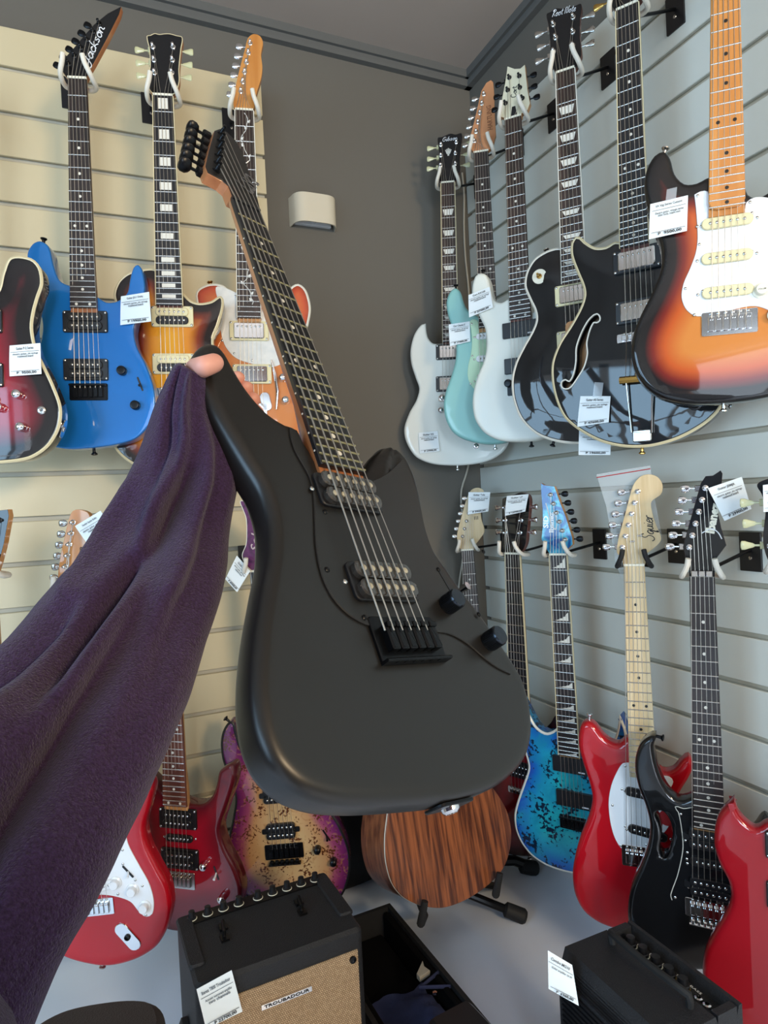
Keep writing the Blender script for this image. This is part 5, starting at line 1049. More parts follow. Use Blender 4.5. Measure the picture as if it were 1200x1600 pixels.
chains = [[('pel', np.array([-.05, -.42, .55]), .12), ('wst', np.array([-.05, -.41, .74]), .105), ('chs', np.array([-.05, -.39, 1.04]), .12), ('nk', nk, .05), ('hd0', nk+np.array([.01, .02, .08]), .070), ('hd1', nk+np.array([.01, .03, .17]), .082), ('hd2', nk+np.array([.01, .02, .24]), .05)],
          [('chs', None, 0), ('sh', sh, .05)],
          [('chs', None, 0), ('shr', np.array([.14, -.37, 1.14]), .05), ('elr', np.array([.27, -.26, .94]), .040), ('war', np.array([.12, -.10, 1.0]), .026), ('har', np.array([.06, -.07, 1.04]), .030)]]+chains+[
          [('pel', None, 0), ('hp'+k, np.array([s_*.09-.02, -.42, .44]), .078), ('kn'+k, np.array([s_*.10-.02, -.38, .26]), .052), ('an'+k, np.array([s_*.10-.02, -.43, .05]), .036), ('ft'+k, np.array([s_*.11-.02, -.30, .03]), .030)] for k, s_ in (('L', -1), ('R', 1))]
per = skin_body('person', chains, MT['skin']); setprops(per, 'person reaching in from the lower left in a purple fleece sleeve, holding the black guitar', 'person')
tors = [(.55, .18, .14, -.42), (.64, .185, .14, -.42), (.78, .185, .14, -.41), (.94, .20, .15, -.40), (1.10, .22, .14, -.39), (1.19, .20, .12, -.375), (1.25, .11, .09, -.36), (1.28, .068, .068, -.345)]  # unseen torso behind the camera, widened and raised to shade sleeve and held guitar
vs = [(-.05+rx*math.cos(a), y0+ry*math.sin(a), z) for z, rx, ry, y0 in tors for a in [2*math.pi*k/32 for k in range(32)]]
MB().add(vs, [(i*32+k, i*32+(k+1) % 32, (i+1)*32+(k+1) % 32, (i+1)*32+k) for i in range(7) for k in range(32)]+[tuple(range(31, -1, -1)), tuple(range(224, 256))]).build('unseen_jumper_body', None, per, 2)
MB().lathe((-.04, -.33, 1.38), [(.075, .0), (.092, .05), (.094, .10), (.078, .145), (.045, .17), (.005, .178)], 24).build('hair', MT['hair'], per)
lg = MB()
for s_ in (-1, 1): lg.tube([(s_*.09-.02, -.42, .52), (s_*.095-.02, -.41, .42), (s_*.10-.02, -.38, .26), (s_*.10-.02, -.43, .06)], [.098, .095, .068, .058], 16)
lg.build('trousers', MT['nylon'], per)
# sleeve: baggy tube with folds
rings = [((284, 568), (318, 592), .612, .8), ((277, 569), (321, 590), .61, 1), ((266, 583), (327, 606), .612, 1), ((246, 625), (344, 648), .615, .95), ((224, 692), (368, 700), .61, .85), ((199, 750), (374, 752), .60, .8), ((166, 810), (361, 822), .58, .75), ((128, 870), (353, 885), .55, .72), ((72, 935), (336, 962), .51, .7),
         ((12, 1010), (308, 1045), .47, .7), ((-50, 1095), (274, 1130), .43, .72), ((-110, 1190), (232, 1225), .395, .75), ((-165, 1290), (186, 1322), .36, .8), ((-215, 1400), (140, 1420), .33, .8), ((-270, 1520), (82, 1520), .305, .8), ((-330, 1670), (28, 1640), .28, .8)]
cc = catmull([(*[(a[i]+b[i])/2 for i in (0, 1)], z*1000) for a, b, z, _ in rings], False, 18)
Ls = [np.array(a) for a, *_ in rings]
def resample(vals, m):
    t = np.linspace(0, len(vals)-1, m); return np.array([np.interp(t, range(len(vals)), [v[i] for v in vals]) for i in range(len(vals[0]))]).T
NM, NK = 150, 96
def smooth_res(vals, m):
    out = []; n = len(vals); V = [np.array(v, float) for v in vals]
    for t in np.linspace(0, n-1, m):
        i = min(int(t), n-2); f = t-i; p0, p1, p2, p3 = V[max(0, i-1)], V[i], V[i+1], V[min(n-1, i+2)]
        out.append(.5*((2*p1)+(-p0+p2)*f+(2*p0-5*p1+4*p2-p3)*f*f+(-p0+3*p1-3*p2+p3)*f**3))
    return out
SR = smooth_res([(a[0], a[1], b[0], b[1], z, fl) for a, b, z, fl in rings], NM)
vs = []
for i, (ax_, ay_, bx_, by_, z, fl) in enumerate(SR):
    pl_, pr = at_depth(ax_, ay_, z), at_depth(bx_, by_, z); ctr = (pl_+pr)/2; sx = (pr-pl_)/2; R_ = np.linalg.norm(sx); sxn = nv(sx)
    fw = nv(ctr-CAM); fw = nv(fw-sxn*fw.dot(sxn)); s = i/(NM-1)
    for k in range(NK):
        a = 2*math.pi*k/NK; ca, sa = math.cos(a), math.sin(a)       # sa>0 faces the camera
        d = sxn*ca*R_-fw*sa*R_*fl
        p = ctr+d; dn = nv(d)
        # long folds radiating from the inside of the elbow plus a bunched cuff
        across = ca
        fold = 0
        for c0, c1, wd, am, s0, s1 in ((.30, -.25, .16, -.020, .30, .68), (-.05, .15, .13, .017, .28, .66), (.62, .42, .13, .009, .2, .7), (-.45, -.75, .14, -.018, .52, .80), (-.75, -.55, .12, .010, .3, .55), (-.15, -.38, .18, .024, .58, .97), (.45, .15, .17, -.020, .50, .98), (.8, .75, .1, -.006, .15, .8), (.02, -.12, .10, -.016, .45, .72), (.3, .05, .08, .009, .08, .4), (-.4, -.2, .08, -.008, .06, .35)):
            if sa > -.3:
                f = (s-s0)/(s1-s0)
                if 0 < f < 1: q_ = (across-(c0+(c1-c0)*f))/wd; fold += 1.55*am*math.exp(-q_*q_)*math.sin(math.pi*f)**.8*max(0, sa+.3)/1.3
        nz = noise.noise(Vector((p[0]*14, p[1]*14, p[2]*14)))*.0045+noise.noise(Vector((p[0]*42, p[1]*42, p[2]*42)))*.0012
        cuff = .0013*math.sin(s*520)*max(0, 1-s/.045) if s < .045 else 0
        amp = min(1, s*6+.15)
        p = p+dn*((fold+nz)*amp*(1 if abs(ca) < .93 else .5)+cuff); vs.append(tuple(p))
fs = [(i*NK+k, (i+1)*NK+k, (i+1)*NK+(k+1) % NK, i*NK+(k+1) % NK) for i in range(NM-1) for k in range(NK)]
# turned-in cuff
b0 = len(vs); c0 = sum(np.array(vs[k]) for k in range(NK))/NK; ax0 = nv(np.array(vs[NK*6])-np.array(vs[0]))
for k in range(NK): p = np.array(vs[k]); vs.append(tuple(c0+(p-c0)*.86+(at_depth(245, 625, .615)-c0)*.25))
fs += [(k, (k+1) % NK, b0+(k+1) % NK, b0+k) for k in range(NK)]
fs.append(tuple(range((NM-1)*NK, NM*NK)))
FL = mat('purple_fleece', '#3a2848', .95, 0, 0, .1, sheen=.15); nt = FL.node_tree; bs = nt.nodes['Principled BSDF']
tc = nt.nodes.new('ShaderNodeTexCoord'); n1 = nt.nodes.new('ShaderNodeTexNoise'); n1.inputs['Scale'].default_value = 520; n1.inputs['Detail'].default_value = 6
n2 = nt.nodes.new('ShaderNodeTexNoise'); n2.inputs['Scale'].default_value = 900
nt.links.new(tc.outputs['Object'], n1.inputs['Vector']); nt.links.new(tc.outputs['Object'], n2.inputs['Vector'])
ad = nt.nodes.new('ShaderNodeMath'); nt.links.new(n1.outputs[0], ad.inputs[0]); nt.links.new(n2.outputs[0], ad.inputs[1])
bp = nt.nodes.new('ShaderNodeBump'); bp.inputs['Strength'].default_value = .8; bp.inputs['Distance'].default_value = .0015
nt.links.new(ad.outputs[0], bp.inputs['Height']); nt.links.new(bp.outputs[0], bs.inputs['Normal'])
rr = nt.nodes.new('ShaderNodeValToRGB'); rr.color_ramp.elements[0].position = .3; rr.color_ramp.elements[1].position = .7
rr.color_ramp.elements[0].color = lin('#2b1c31'); rr.color_ramp.elements[1].color = lin('#402e50')
nt.links.new(n1.outputs[0], rr.inputs[0]); nt.links.new(rr.outputs[0], bs.inputs['Base Color'])
bpy.data.objects['unseen_jumper_body'].data.materials.clear(); bpy.data.objects['unseen_jumper_body'].data.materials.append(FL)
pe_ = [A(-120, 1600, .295), A(-160, 1680, .275), A(-330, 1900, .20), (A(-330, 1900, .20)+sh)/2-np.array([.02, 0, .01]), sh, np.array([-.16, -.35, 1.10])]
MB().tube(catmull([tuple(q) for q in pe_], False, .02), [.046+.03*min(1, i/12) for i in range(len(catmull([tuple(q) for q in pe_], False, .02)))], 20).build('upper_sleeve', FL, per, 2)
MB().tube(catmull([(.10, -.37, 1.16), (.22, -.33, 1.06), (.275, -.26, .95), (.21, -.17, .96), (.135, -.115, .995)], False, .02), .045, 14).build('sleeve', FL, per, 2)
sl = MB().add(vs, fs).build('sleeve', FL, per, 2.5); sl['label'] = 'purple fleece sleeve with deep folds, reaching to the held guitar'
# ================================================================ wall lamp, cable
q = [on_axis(x, y, 1, YA) for x, y in ((454, 310), (529, 322), (529, 366), (454, 353))]
cx = sum(p[0] for p in q)/4; cz = sum(p[2] for p in q)/4; wl = (q[1][0]-q[0][0]+q[2][0]-q[3][0])/2*.93; hl_ = (q[0][2]-q[3][2]+q[1][2]-q[2][2])/2
root = empty('wall_lamp', frame(np.array([cx-.01, YA, cz]), [1, 0, 0], [0, 0, 1], [0, -1, 0])); setprops(root, 'white curved up-and-down wall lamp on the grey wall', 'wall lamp')
o_ = []; i_ = []
for k in range(25):
    t = -1+2*k/24; x = t*wl/2; d = .055*(1-abs(t)**5)**.5 if abs(t) < 1 else 0
    o_.append((x, d)); i_.append((x*.965, max(0, d-.004)))
mb = MB(); poly = o_+i_[::-1]; n_ = len(o_)
vs = [(x, -hl_/2, z) for x, z in o_]+[(x, hl_/2, z) for x, z in o_]+[(x, -hl_/2, z) for x, z in i_]+[(x, hl_/2, z) for x, z in i_]
fs = []
for k in range(n_-1): fs += [(k, k+1, n_+k+1, n_+k), (2*n_+k+1, 2*n_+k, 3*n_+k, 3*n_+k+1), (n_+k, n_+k+1, 3*n_+k+1, 3*n_+k), (k+1, k, 2*n_+k, 2*n_+k+1)]
mb.add(vs, fs).build('lamp_shade', MT['lamp'], root, .6)
MB().box((0, 0, .006), (wl*.8, hl_*.8, .012), ch=.002).build('back_plate', MT['white'], root)
for s in (-1, 1): MB().lathe((0, s*hl_*.2, .012), [(.012, 0), (.012, .012), (.006, .016), (.001, .017)], 14).build('led_holder', MT['white'], root)
cp = [on_axis(x, y, 1, YA-.004) for x, y in ((722, 270), (725, 300), (725, 357), (727, 400), (732, 450), (736, 520), (740, 600), (738, 690), (730, 735), (721, 765), (721, 790), (726, 830), (722, 880), (717, 915), (718, 960), (722, 1050))]
o = MB().tube(catmull(cp, False, .02), .0032, 6).build('power_cable', MT['cable']); setprops(o, 'thin white cable running down the grey wall by the corner', 'cable')
# ================================================================ amplifiers
def top_quad(pb, pl_, pr, H):                               # three top corners at height H -> centre frame and size
    b, l, r = (on_axis(*p, 2, H) for p in (pb, pl_, pr)); return b, l, r
H = .30; bl, fl, fr_ = top_quad((270, 1436), (305, 1543), (567, 1448), H); br = on_axis(495, 1366, 2, H)
xd = nv(fr_-fl); W_ = np.linalg.norm(fr_-fl); yd = np.cross([0, 0, 1], xd); D_ = abs((br-fr_).dot(yd))
ctr = (fl+fr_)/2+yd*D_/2; root = empty('guitar_amplifier', frame(np.array([ctr[0], ctr[1], 0]), xd, yd, [0, 0, 1])); setprops(root, 'black acoustic amplifier with beige woven grille, price tag at its corner', 'amplifier')
print('AMP1', W_, D_)
MB().rrect((0, 0), W_, D_, .012, .012, H, .006).build('cabinet', MT['tolex'], root)
gr = MB(); gw, gh_ = W_*.91, H*.80; yf = -D_/2-.0005; zc_ = .02+gh_/2+.005
gr.box((0, yf+.001, zc_), (gw, .006, gh_)); WV = mat('woven_grille_cloth', '#b59a78', .8); nt = WV.node_tree; bs = nt.nodes['Principled BSDF']
tc = nt.nodes.new('ShaderNodeTexCoord'); br_ = nt.nodes.new('ShaderNodeTexBrick'); mp = nt.nodes.new('ShaderNodeMapping'); mp.inputs['Rotation'].default_value = (math.pi/2, 0, 0)
br_.inputs['Scale'].default_value = 150; br_.inputs['Color1'].default_value = lin('#c2a580'); br_.inputs['Color2'].default_value = lin('#a98c69'); br_.inputs['Mortar'].default_value = lin('#5a4634'); br_.inputs['Mortar Size'].default_value = .06
br_.inputs['Row Height'].default_value = .5; nt.links.new(tc.outputs['Object'], mp.inputs[0]); nt.links.new(mp.outputs[0], br_.inputs['Vector']); nt.links.new(br_.outputs[0], bs.inputs['Base Color'])
gr.build('grille', WV, root)
for sx in (-1, 1):
    for sz in (-1, 1): MB().lathe((sx*gw*.46, yf-.002, zc_+sz*gh_*.445), [(.006, 0), (.006, -.004), (.001, -.005)], 12, 'y').build('grille_stud', MT['blackm'], root)
bd = MB().box((0, yf-.004, zc_+gh_*.36), (W_*.30, .004, .0085), ch=0).build('badge', MT['chrome'], root)
me = text_mesh('TROUBADOUR', W_*.27, .0052, bold=.03); me.materials.append(MT['blackp']); o = link('badge_lettering', me, bd); o.location = (0, yf-.0064, zc_+gh_*.36); o.rotation_euler = (math.pi/2, 0, 0)
MB().box((0, D_*.40, H-.001), (W_*.94, D_*.16, .006)).build('control_panel', MT['blackm'], root)
for k in range(9):
    kx = -W_*.40+W_*.80*k/8+(.004 if k > 3 else -.004); kb = MB(); kb.lathe((0, 0, 0), [(.0085, 0), (.0085, .003), (.0065, .004), (.0055, .014), (.001, .015)], 16); o = kb.build('control_knob', MT['blackp'], root); o.location = (kx, D_*.40, H+.002)
    o2 = MB().lathe((0, 0, -.0003), [(.0098, 0), (.0096, .0012), (.001, .0012)], 16).build('knob_skirt', MT['ivory'], o); o2['label'] = 'pale ring under the knob'
for sx in (-.27, .22):
    b = MB(); b.tube([(sx*W_, -D_*.02, H), (sx*W_, -D_*.02, H+.012), (sx*W_+.004, D_*.12, H+.014), (sx*W_+.004, D_*.12, H)], .003, 8); b.box((sx*W_, -D_*.03, H+.002), (.014, .018, .004)); b.box((sx*W_+.004, D_*.13, H+.002), (.014, .018, .004)); b.build('handle_bracket', MT['blackm'], root)
for sx in (-1, 1): MB().rrect((sx*(W_/2-.012), D_*.1), .028, D_*.75, .008, H-.002, H+.004, .003).build('side_rail', MT['tolex'], root)
MB().lathe((-W_/2-.001, 0, H*.55), [(.018, 0), (.018, -.010), (.008, -.016)], 14, 'x').build('side_knob', MT['rubber'], root)
for sx in (-1, 1):
    for sy in (-1, 1): MB().lathe((sx*W_*.4, sy*D_*.36, 0), [(.012, 0), (.012, .012)], 12).build('rubber_foot', MT['rubber'], root)
n_ = -yd
price_tag('price tag on the beige-grille amplifier', [(307, 1546), (362, 1516), (378, 1578), (322, 1608)], fl+n_*.012, n_, [(.5, .13, .8, 'Ibanez T80II Troubadour'), (.52, .34, .75, 'Acoustic instrument amplifier'), (.52, .41, .6, 'two channels')], 'P 22700,00')

b_, l_, r_ = top_quad((985.5, 1437.5), (866, 1479.5), (1159.5, 1568), .30); ex_ = nv(r_-b_); W_ = np.linalg.norm(r_-b_); ey_ = np.cross([0, 0, 1], ex_); D_ = abs((l_-b_).dot(ey_))*1.0
if (l_-b_).dot(ey_) > 0: ctr = (b_+r_)/2+ey_*D_/2; sy0 = 1
else: ctr = (b_+r_)/2-ey_*D_/2; sy0 = -1
print('AMP2', W_, D_, sy0)
root = empty('practice_amplifier', frame(np.array([ctr[0], ctr[1], 0]), ex_, ey_, [0, 0, 1])); setprops(root, 'black practice amplifier with recessed knob panel and carry handle, lower right', 'amplifier')
S = sy0                                                     # +S = grille side, -S = knob side
cs = MB()
sec = [(-S*D_/2, .012), (S*D_/2, .012), (S*D_/2, .26), (S*D_*.40, .30), (-S*D_*.16, .30), (-S*D_*.20, .282), (-S*D_*.42, .282), (-S*D_*.46, .30), (-S*D_/2, .30)]
cs.add([(-W_/2, y, z) for y, z in sec]+[(W_/2, y, z) for y, z in sec], [(i, (i+1) % 9, 9+(i+1) % 9, 9+i) for i in range(9)]+[tuple(range(8, -1, -1)), tuple(range(9, 18))])
cs.build('cabinet', MT['tolex'], root, .3)
for sx in (-1, 1): MB().box((sx*(W_/2-.006), -S*D_*.31, .291), (.012, D_*.24, .018)).build('panel_end', MT['tolex'], root)
for k in range(5):
    o = MB().lathe((0, 0, 0), [(.0095, 0), (.0095, .004), (.0078, .005), (.007, .015), (.001, .0155)], 16).build('control_knob', MT['blackp'], root); o.location = (-W_*.36+W_*.125*k, -S*D_*.31, .2835)
    o2 = MB().lathe((0, 0, -.0012), [(.0108, 0), (.0105, .0008), (.001, .0008)], 16).build('knob_ring', MT['ivory'] if k < 3 else MT['gold'], o)
for k, tx in enumerate(('GAIN', 'DRIVE', 'LEVEL', 'TREBLE', 'BASS')):
    me = text_mesh(tx, .02, .004); me.materials.append(MT['white']); o = link('panel_lettering', me, root); o.location = (-W_*.36+W_*.125*k+.012, -S*D_*.39, .2826); o.rotation_euler = (0, 0, 0 if S < 0 else math.pi)
for k in range(3): MB().lathe((W_*(.27+.07*k), -S*D_*.31, .282), [(.006, 0), (.006, .004), (.0035, .005), (.003, 0)], 12).build('panel_socket', MT['chrome'], root)
MB().tube(catmull([(-W_*.36, -S*D_*.06, .299), (-W_*.36, -S*D_*.05, .318), (-W_*.30, -S*D_*.02, .322), (0, 0, .323), (W_*.30, -S*D_*.02, .322), (W_*.36, -S*D_*.05, .318), (W_*.36, -S*D_*.06, .299)], False, .01), .006, 8).build('carry_handle', MT['rubber'], root)
for k in range(26): o = shared(('rib', 1), lambda: MB().box((0, 0, 0), (W_*.92, .004, .0045)).mesh('grille_rib', MT['blackp'])); o = link('grille_rib', o, root); o.location = (0, S*(D_/2+.001), .03+k*.0088)
for k in range(10): o = link('grille_rib', shared(('rib', 1), None), root); o.location = (0, S*(D_*.42+D_*.07*(1-k/10)), .303-.0) if False else (0, S*(D_/2-.0015-k*.0018), .262+k*.0036)
for sx in (-1, 1):
    for sy in (-1, 1): MB().lathe((sx*W_*.4, sy*D_*.36, 0), [(.012, 0), (.012, .012)], 12).build('rubber_foot', MT['rubber'], root)
ntag = nv([-.35, -.93, .08]); ntag = ntag
price_tag('pair of curled price tags at the corner of the practice amplifier', [(856, 1485), (894, 1508), (904, 1568), (857, 1545)], at_depth(880, 1520, (RM@(l_-CAM))[2]-.05), nv(CAM-l_)*np.array([1, 1, .2])/np.linalg.norm(nv(CAM-l_)*np.array([1, 1, .2])), [(.5, .13, .7, 'Combo MG10'), (.52, .34, .75, 'Guitar amplifier 10 W')], 'P  6360,00', curl=.006)
# ================================================================ acoustic guitar on its stand
hd = math.radians(78); u = np.array([math.sin(hd), math.cos(hd), 0]); lean = math.radians(10)
n0 = np.cross(u, [0, 0, 1]); v = np.array([0, 0, 1])*math.cos(lean)-n0*math.sin(lean); n = np.cross(u, v)
P0 = at_depth(700, 1300, 1.56); 
def hitp(p, h=0): r = ray(*p); Q = P0+n*h; return CAM+r*((Q-CAM).dot(n)/r.dot(n))
base = hitp((700, 1418)); root = empty('acoustic_guitar', frame(base, u, v, n)); setprops(root, 'acoustic guitar on a floor stand showing its striped brown back', 'guitar')
Lp = lambda p, h=0: ((hitp(p, h)-base).dot(u), (hitp(p, h)-base).dot(v))
ol = [(605, 1277), (601.5, 1310), (603, 1346), (612, 1379), (628, 1400), (655, 1414), (690, 1418), (726, 1406), (762, 1382), (786, 1355), (796.5, 1322), (797, 1292), (790, 1265), (772, 1235), (747, 1208), (733, 1185), (733, 1160), (735, 1130), (722, 1102), (692, 1088), (655, 1088), (622, 1102), (603, 1128), (601, 1158), (611, 1185), (615, 1210), (609, 1245)]
Pa = catmull([Lp(q) for q in ol], step=.008)
link('body', body_mesh('body', Pa, .10, .002, MT['acous'], grid=.03), root)
Q = np.array(ccw(Pa)); Q2 = Q-vnormals(Pa if area2(Pa) > 0 else Pa[::-1])*.003
MB().prism([tuple(q) for q in Q], 0, .003, .0010).build('back_plate', MT['acou'], root)
MB().prism([tuple(q) for q in (Q+vnormals([tuple(q) for q in Q])*.0006)], -.0028, -.0001, .0004).build('binding', MT['white_line'], root)
a0, a1 = np.array(Lp((665, 1092))), np.array(Lp((600, 800))); dr = nv(a1-a0); pr_ = np.array([dr[1], -dr[0]])
def P4(s, w, z): q = a0+dr*s+pr_*w; return (q[0], q[1], z)
mb = MB(); nk = [(0, .028, -.095), (.05, .027, -.098), (.06, .024, -.098), (.34, .021, -.098)]; K2 = 10; vv = []
for s, w_, z in nk:
    for k in range(K2+1): a = math.pi*k/K2; vv.append(P4(s, w_*math.cos(a), z+(.06 if s < .055 else .02)*math.sin(a)**.8))
ff = [(i*(K2+1)+k, (i+1)*(K2+1)+k, (i+1)*(K2+1)+k+1, i*(K2+1)+k+1) for i in range(3) for k in range(K2)]+[(i*(K2+1), i*(K2+1)+K2, (i+1)*(K2+1)+K2, (i+1)*(K2+1)) for i in range(3)]+[tuple(range(K2, -1, -1)), tuple(range(3*(K2+1), 4*(K2+1)))]
mb.add(vv, ff).build('neck', MT['mahog'], root)
hp_ = [P4(s, w_, 0)[:2] for s, w_ in ((.34, -.021), (.345, -.03), (.48, -.036), (.485, 0), (.48, .036), (.345, .03), (.34, .021))]
MB().prism(hp_, -.108, -.094, .001).build('headstock', MT['mahog'], root)
for i in range(3):
    for s in (-1, 1): q = P4(.37+i*.04, s*.030, -.1); o = link('tuner', M_key(MT['nickel'], 'round'), root); o.location = q; o.rotation_euler = (0, 0, math.atan2(pr_[1], pr_[0])+(0 if s > 0 else math.pi))
# stand
Fl = lambda x, y, h=.012: on_axis(x, y, 2, h)
root = empty('guitar_stand', Matrix.Translation(Vector(Fl(700, 1395, 0)))); setprops(root, 'black floor stand cradling the brown acoustic guitar', 'stand')
ol_ = lambda p: tuple(np.array(p)-np.array(root.location))
hub = base-n*.155+np.array([0, 0, .05]); MB().tube([ol_(hub-np.array([0, 0, .0])), ol_(hub+v*.30-n*.01)], .011, 10).build('post', MT['blackm'], root)
for (x, y, hh, nm) in ((662, 1420, .0, 'l'), (779, 1376, .0, 'r')):
    p_in = hitp((x, y), -.10); p_out = hitp((x-6, y+12), .020); tip = hitp((x+2, y-12), .030)
    MB().tube([ol_(hub), ol_(p_in-v*.016), ol_(p_out-v*.014), ol_(tip)], [.009, .009, .0095, .008], 10).build('cradle_arm', MT['rubber'], root)
for f_ in ((818, 1432), (640, 1462), (700, 1340)):
    e = Fl(*f_); MB().tube([ol_(hub), ol_(hub*.4+e*.6+np.array([0, 0, .0])), ol_(e)], [.010, .010, .010], 10).build('leg', MT['blackm'], root) if f_[0] != 640 else None
    if f_[0] == 818: d = nv(e-hub); MB().tube([ol_(e-d*.05), ol_(e-d*.045), ol_(e-d*.0), ol_(e+d*.006)], [.011, .0175, .0185, .014], 12).build('rubber_foot', MT['rubber'], root)
e2 = Fl(836, 1357); root = empty('guitar_stand', Matrix.Translation(Vector((e2[0], e2[1], 0)))); setprops(root, 'black stand foot poking out below the dark red guitar', 'stand')
s1 = Fl(770, 1345, .05); ol_ = lambda p: tuple(np.array(p)-np.array(root.location))
MB().tube([ol_(s1), ol_((s1+e2)/2+np.array([0, 0, .012])), ol_(e2)], [.014, .014, .013], 10).build('leg', MT['blackm'], root)
d = nv(e2-s1); MB().tube([ol_(e2-d*.045), ol_(e2-d*.04), ol_(e2), ol_(e2+d*.006)], [.013, .019, .020, .016], 12).build('rubber_foot', MT['rubber'], root)
MB().tube([ol_(s1), ol_(s1+np.array([-.04, .06, .25]))], .011, 8).build('post', MT['blackm'], root)
# ================================================================ gig bag against the grey wall, open case, small case, stool
yb = 1.66; q = [on_axis(x, y, 1, yb) for x, y in ((488, 1440), (486, 1340), (505, 1270), (522, 1180), (532, 1020), (548, 970), (575, 965), (596, 1015), (606, 1180), (622, 1270), (630, 1340), (625, 1435))]
c = sum(q)/len(q); c[2] = 0; pts = catmull([(p[0]-c[0], max(.012, p[2])) for p in q], step=.015)
root = empty('gig_bag', frame(np.array([c[0], yb, 0]), [1, 0, 0], [0, 0, 1], [0, -1, 0])); setprops(root, 'black padded gig bag standing against the grey wall', 'bag')
link('padded_shell', body_mesh('padded_shell', pts, .10, .035, MT['nylon'], dome=.01, grid=.03), root)
MB().tube([(p[0], p[1], -.05) for p in [tuple(np.array(a)+b*.002) for a, b in zip(ccw(pts), vnormals(ccw(pts)))]][::2], .003, 6).build('zip_seam', MT['blackp'], root)
MB().tube(catmull([(-.03, .62, .012), (-.03, .66, .035), (.03, .66, .035), (.03, .62, .012)], False, .01), .009, 8).build('carry_handle', MT['rubber'], root)
hT = .085; r0, r1 = on_axis(609, 1411, 2, hT), on_axis(768, 1601, 2, hT); dl = nv(r1-r0); pp = np.array([dl[1], -dl[0], 0])
if pp.dot(r0-CAM) > 0 and (RM@pp)[0] > 0: pp = -pp
if (RM@pp)[0] > 0: pp = -pp
LL = np.linalg.norm(r1-r0); WW = .19
xx = dl; yy = np.cross([0, 0, 1], xx); sgn = 1 if yy.dot(pp) > 0 else -1
root = empty('guitar_case', frame(np.array([*( (r0+r1)/2+pp*WW/2)[:2], 0]), xx, yy, [0, 0, 1])); setprops(root, 'open black guitar case with blue lining lying on the white floor', 'case')
mb = MB(); t_ = .010
for c_, d_ in (((0, WW/2-t_/2, hT/2), (LL, t_, hT)), ((0, -WW/2+t_/2, hT/2), (LL, t_, hT)), ((LL/2-t_/2, 0, hT/2), (t_, WW-2*t_, hT)), ((-LL/2+t_/2, 0, hT/2), (t_, WW-2*t_, hT)), ((0, 0, .006), (LL-2*t_, WW-2*t_, .012))): mb.box(c_, d_)
mb.build('shell', MT['nylon'], root)
for s in (-1, 1): MB().box((0, s*(WW/2-t_-.008), .045), (LL-.03, .014, .064), ch=.004).build('plush_wall', MT['plush'], root)
MB().box((-LL*.12, 0, .020), (LL*.7, WW-.06, .014), ch=.004).build('plush_floor', MT['plush'], root)
ns = MB(); NX, NY = 18, 12; vv = []
for i in range(NX+1):
    for j in range(NY+1): x = LL*.02+LL*.44*i/NX; y = (-.5+j/NY)*(WW-.07); vv.append((x, y, .045+.018*noise.noise(Vector((x*16, y*16, 2)))+.008*noise.noise(Vector((x*50, y*50, 5)))))
base_n = len(vv); vv += [(x, y, .028) for x, y, z in vv]
ff = [(i*(NY+1)+j, (i+1)*(NY+1)+j, (i+1)*(NY+1)+j+1, i*(NY+1)+j+1) for i in range(NX) for j in range(NY)]
ns.add(vv, ff+[tuple(k+base_n for k in f)[::-1] for f in ff]).build('blue_lining', MT['blue_lin'], root, 1.5)
MB().tube([(LL*.08, sgn*-.09, .075), (LL*.14, sgn*-.03, .08), (LL*.20, sgn*-.09, .075), (LL*.08, sgn*-.09, .075)], .004, 6).build('lining_cord', MT['blue_lin'], root)
MB().lathe((LL*.17, sgn*-.055, .066), [(.005, 0), (.0045, .003), (.001, .0035)], 10).build('press_stud', MT['chrome'], root)
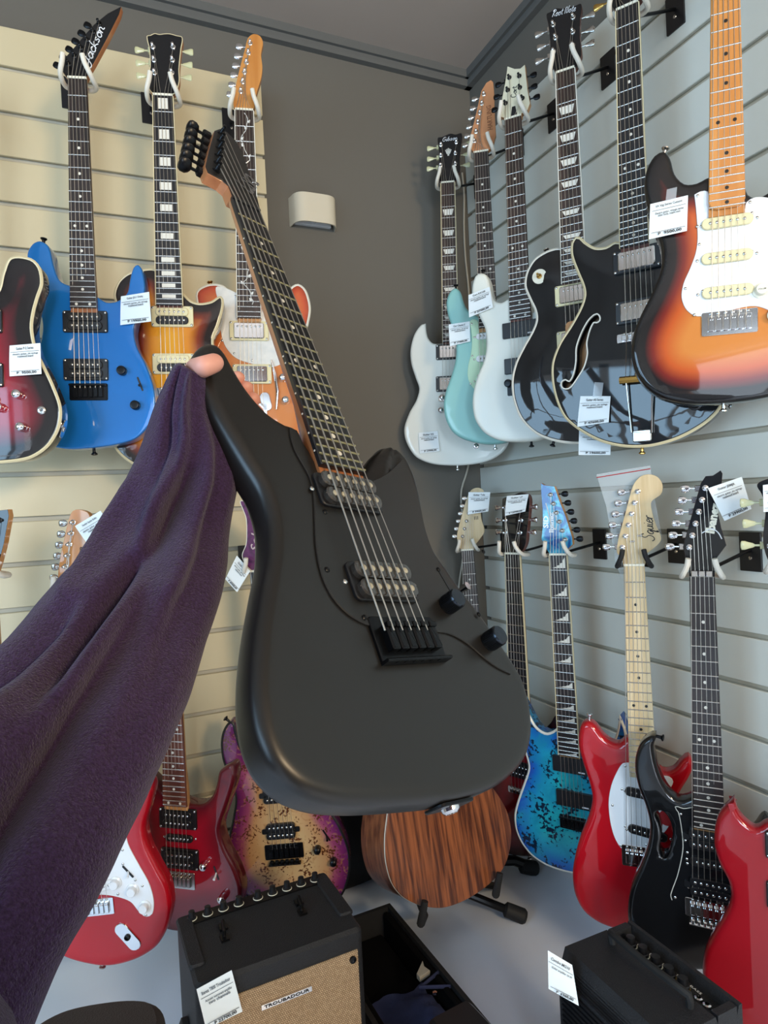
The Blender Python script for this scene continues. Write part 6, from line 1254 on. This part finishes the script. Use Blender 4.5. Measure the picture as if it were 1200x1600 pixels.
q = [on_axis(x, y, 2, .075) for x, y in ((651, 1524), (660, 1504), (663, 1512), (672, 1519), (656, 1530))]; c = sum(q)/5
o = MB().prism([(p[0]-c[0], p[1]-c[1]) for p in q], -.006, .004, .001).build('polishing_cloth', MT['rag']); o.location = c; setprops(o, 'small pale crumpled cloth lying in the open case', 'cloth')
hS = .16; a, b, d = on_axis(669, 1590, 2, hS), on_axis(730, 1558, 2, hS), on_axis(775, 1612, 2, hS); xd = nv(b-a); yd = np.cross([0, 0, 1], xd); wB = np.linalg.norm(b-a); dB = abs((d-b).dot(yd))+.05; sg = 1 if (d-b).dot(yd) > 0 else -1
ctr = (a+b)/2+yd*sg*dB/2; root = empty('accessory_case', frame(np.array([ctr[0], ctr[1], 0]), xd, yd, [0, 0, 1])); setprops(root, 'small black hard case at the bottom edge between the amplifiers', 'case')
MB().rrect((0, 0), wB, dB, .012, 0, hS*.62, .003).build('case_base', MT['blackp'], root); MB().rrect((0, 0), wB+.006, dB+.006, .014, hS*.64, hS, .008).build('case_lid', MT['blackp'], root)
for s in (-.3, .3): MB().box((s*wB, -sg*(dB/2+.003), hS*.6), (.012, .005, .03), ch=.001).build('latch', MT['chrome'], root)
hQ = .34; q = [on_axis(x, y, 2, hQ) for x, y in ((40, 1612), (95, 1574), (180, 1556), (235, 1556), (254, 1572), (259, 1610), (250, 1680), (100, 1720))]
c = sum(q)/len(q); root = empty('padded_stool', Matrix.Translation(Vector((c[0], c[1], 0)))); setprops(root, 'dark brown padded stool top at the lower left edge', 'stool')
P = catmull([(p[0]-c[0], p[1]-c[1]) for p in q], step=.01); MB().prism(P, hQ-.05, hQ, .012).build('seat', MT['brownt'], root)
Pn = np.array(P); r_ = .6
for k in range(4): aa = k*math.pi/2+.6; e = (np.abs(Pn[:, 0]).max()*.55*math.cos(aa), np.abs(Pn[:, 1]).max()*.55*math.sin(aa)); MB().tube([(e[0], e[1], hQ-.05), (e[0]*1.1, e[1]*1.1, 0)], .011, 8).build('leg', MT['blackm'], root)
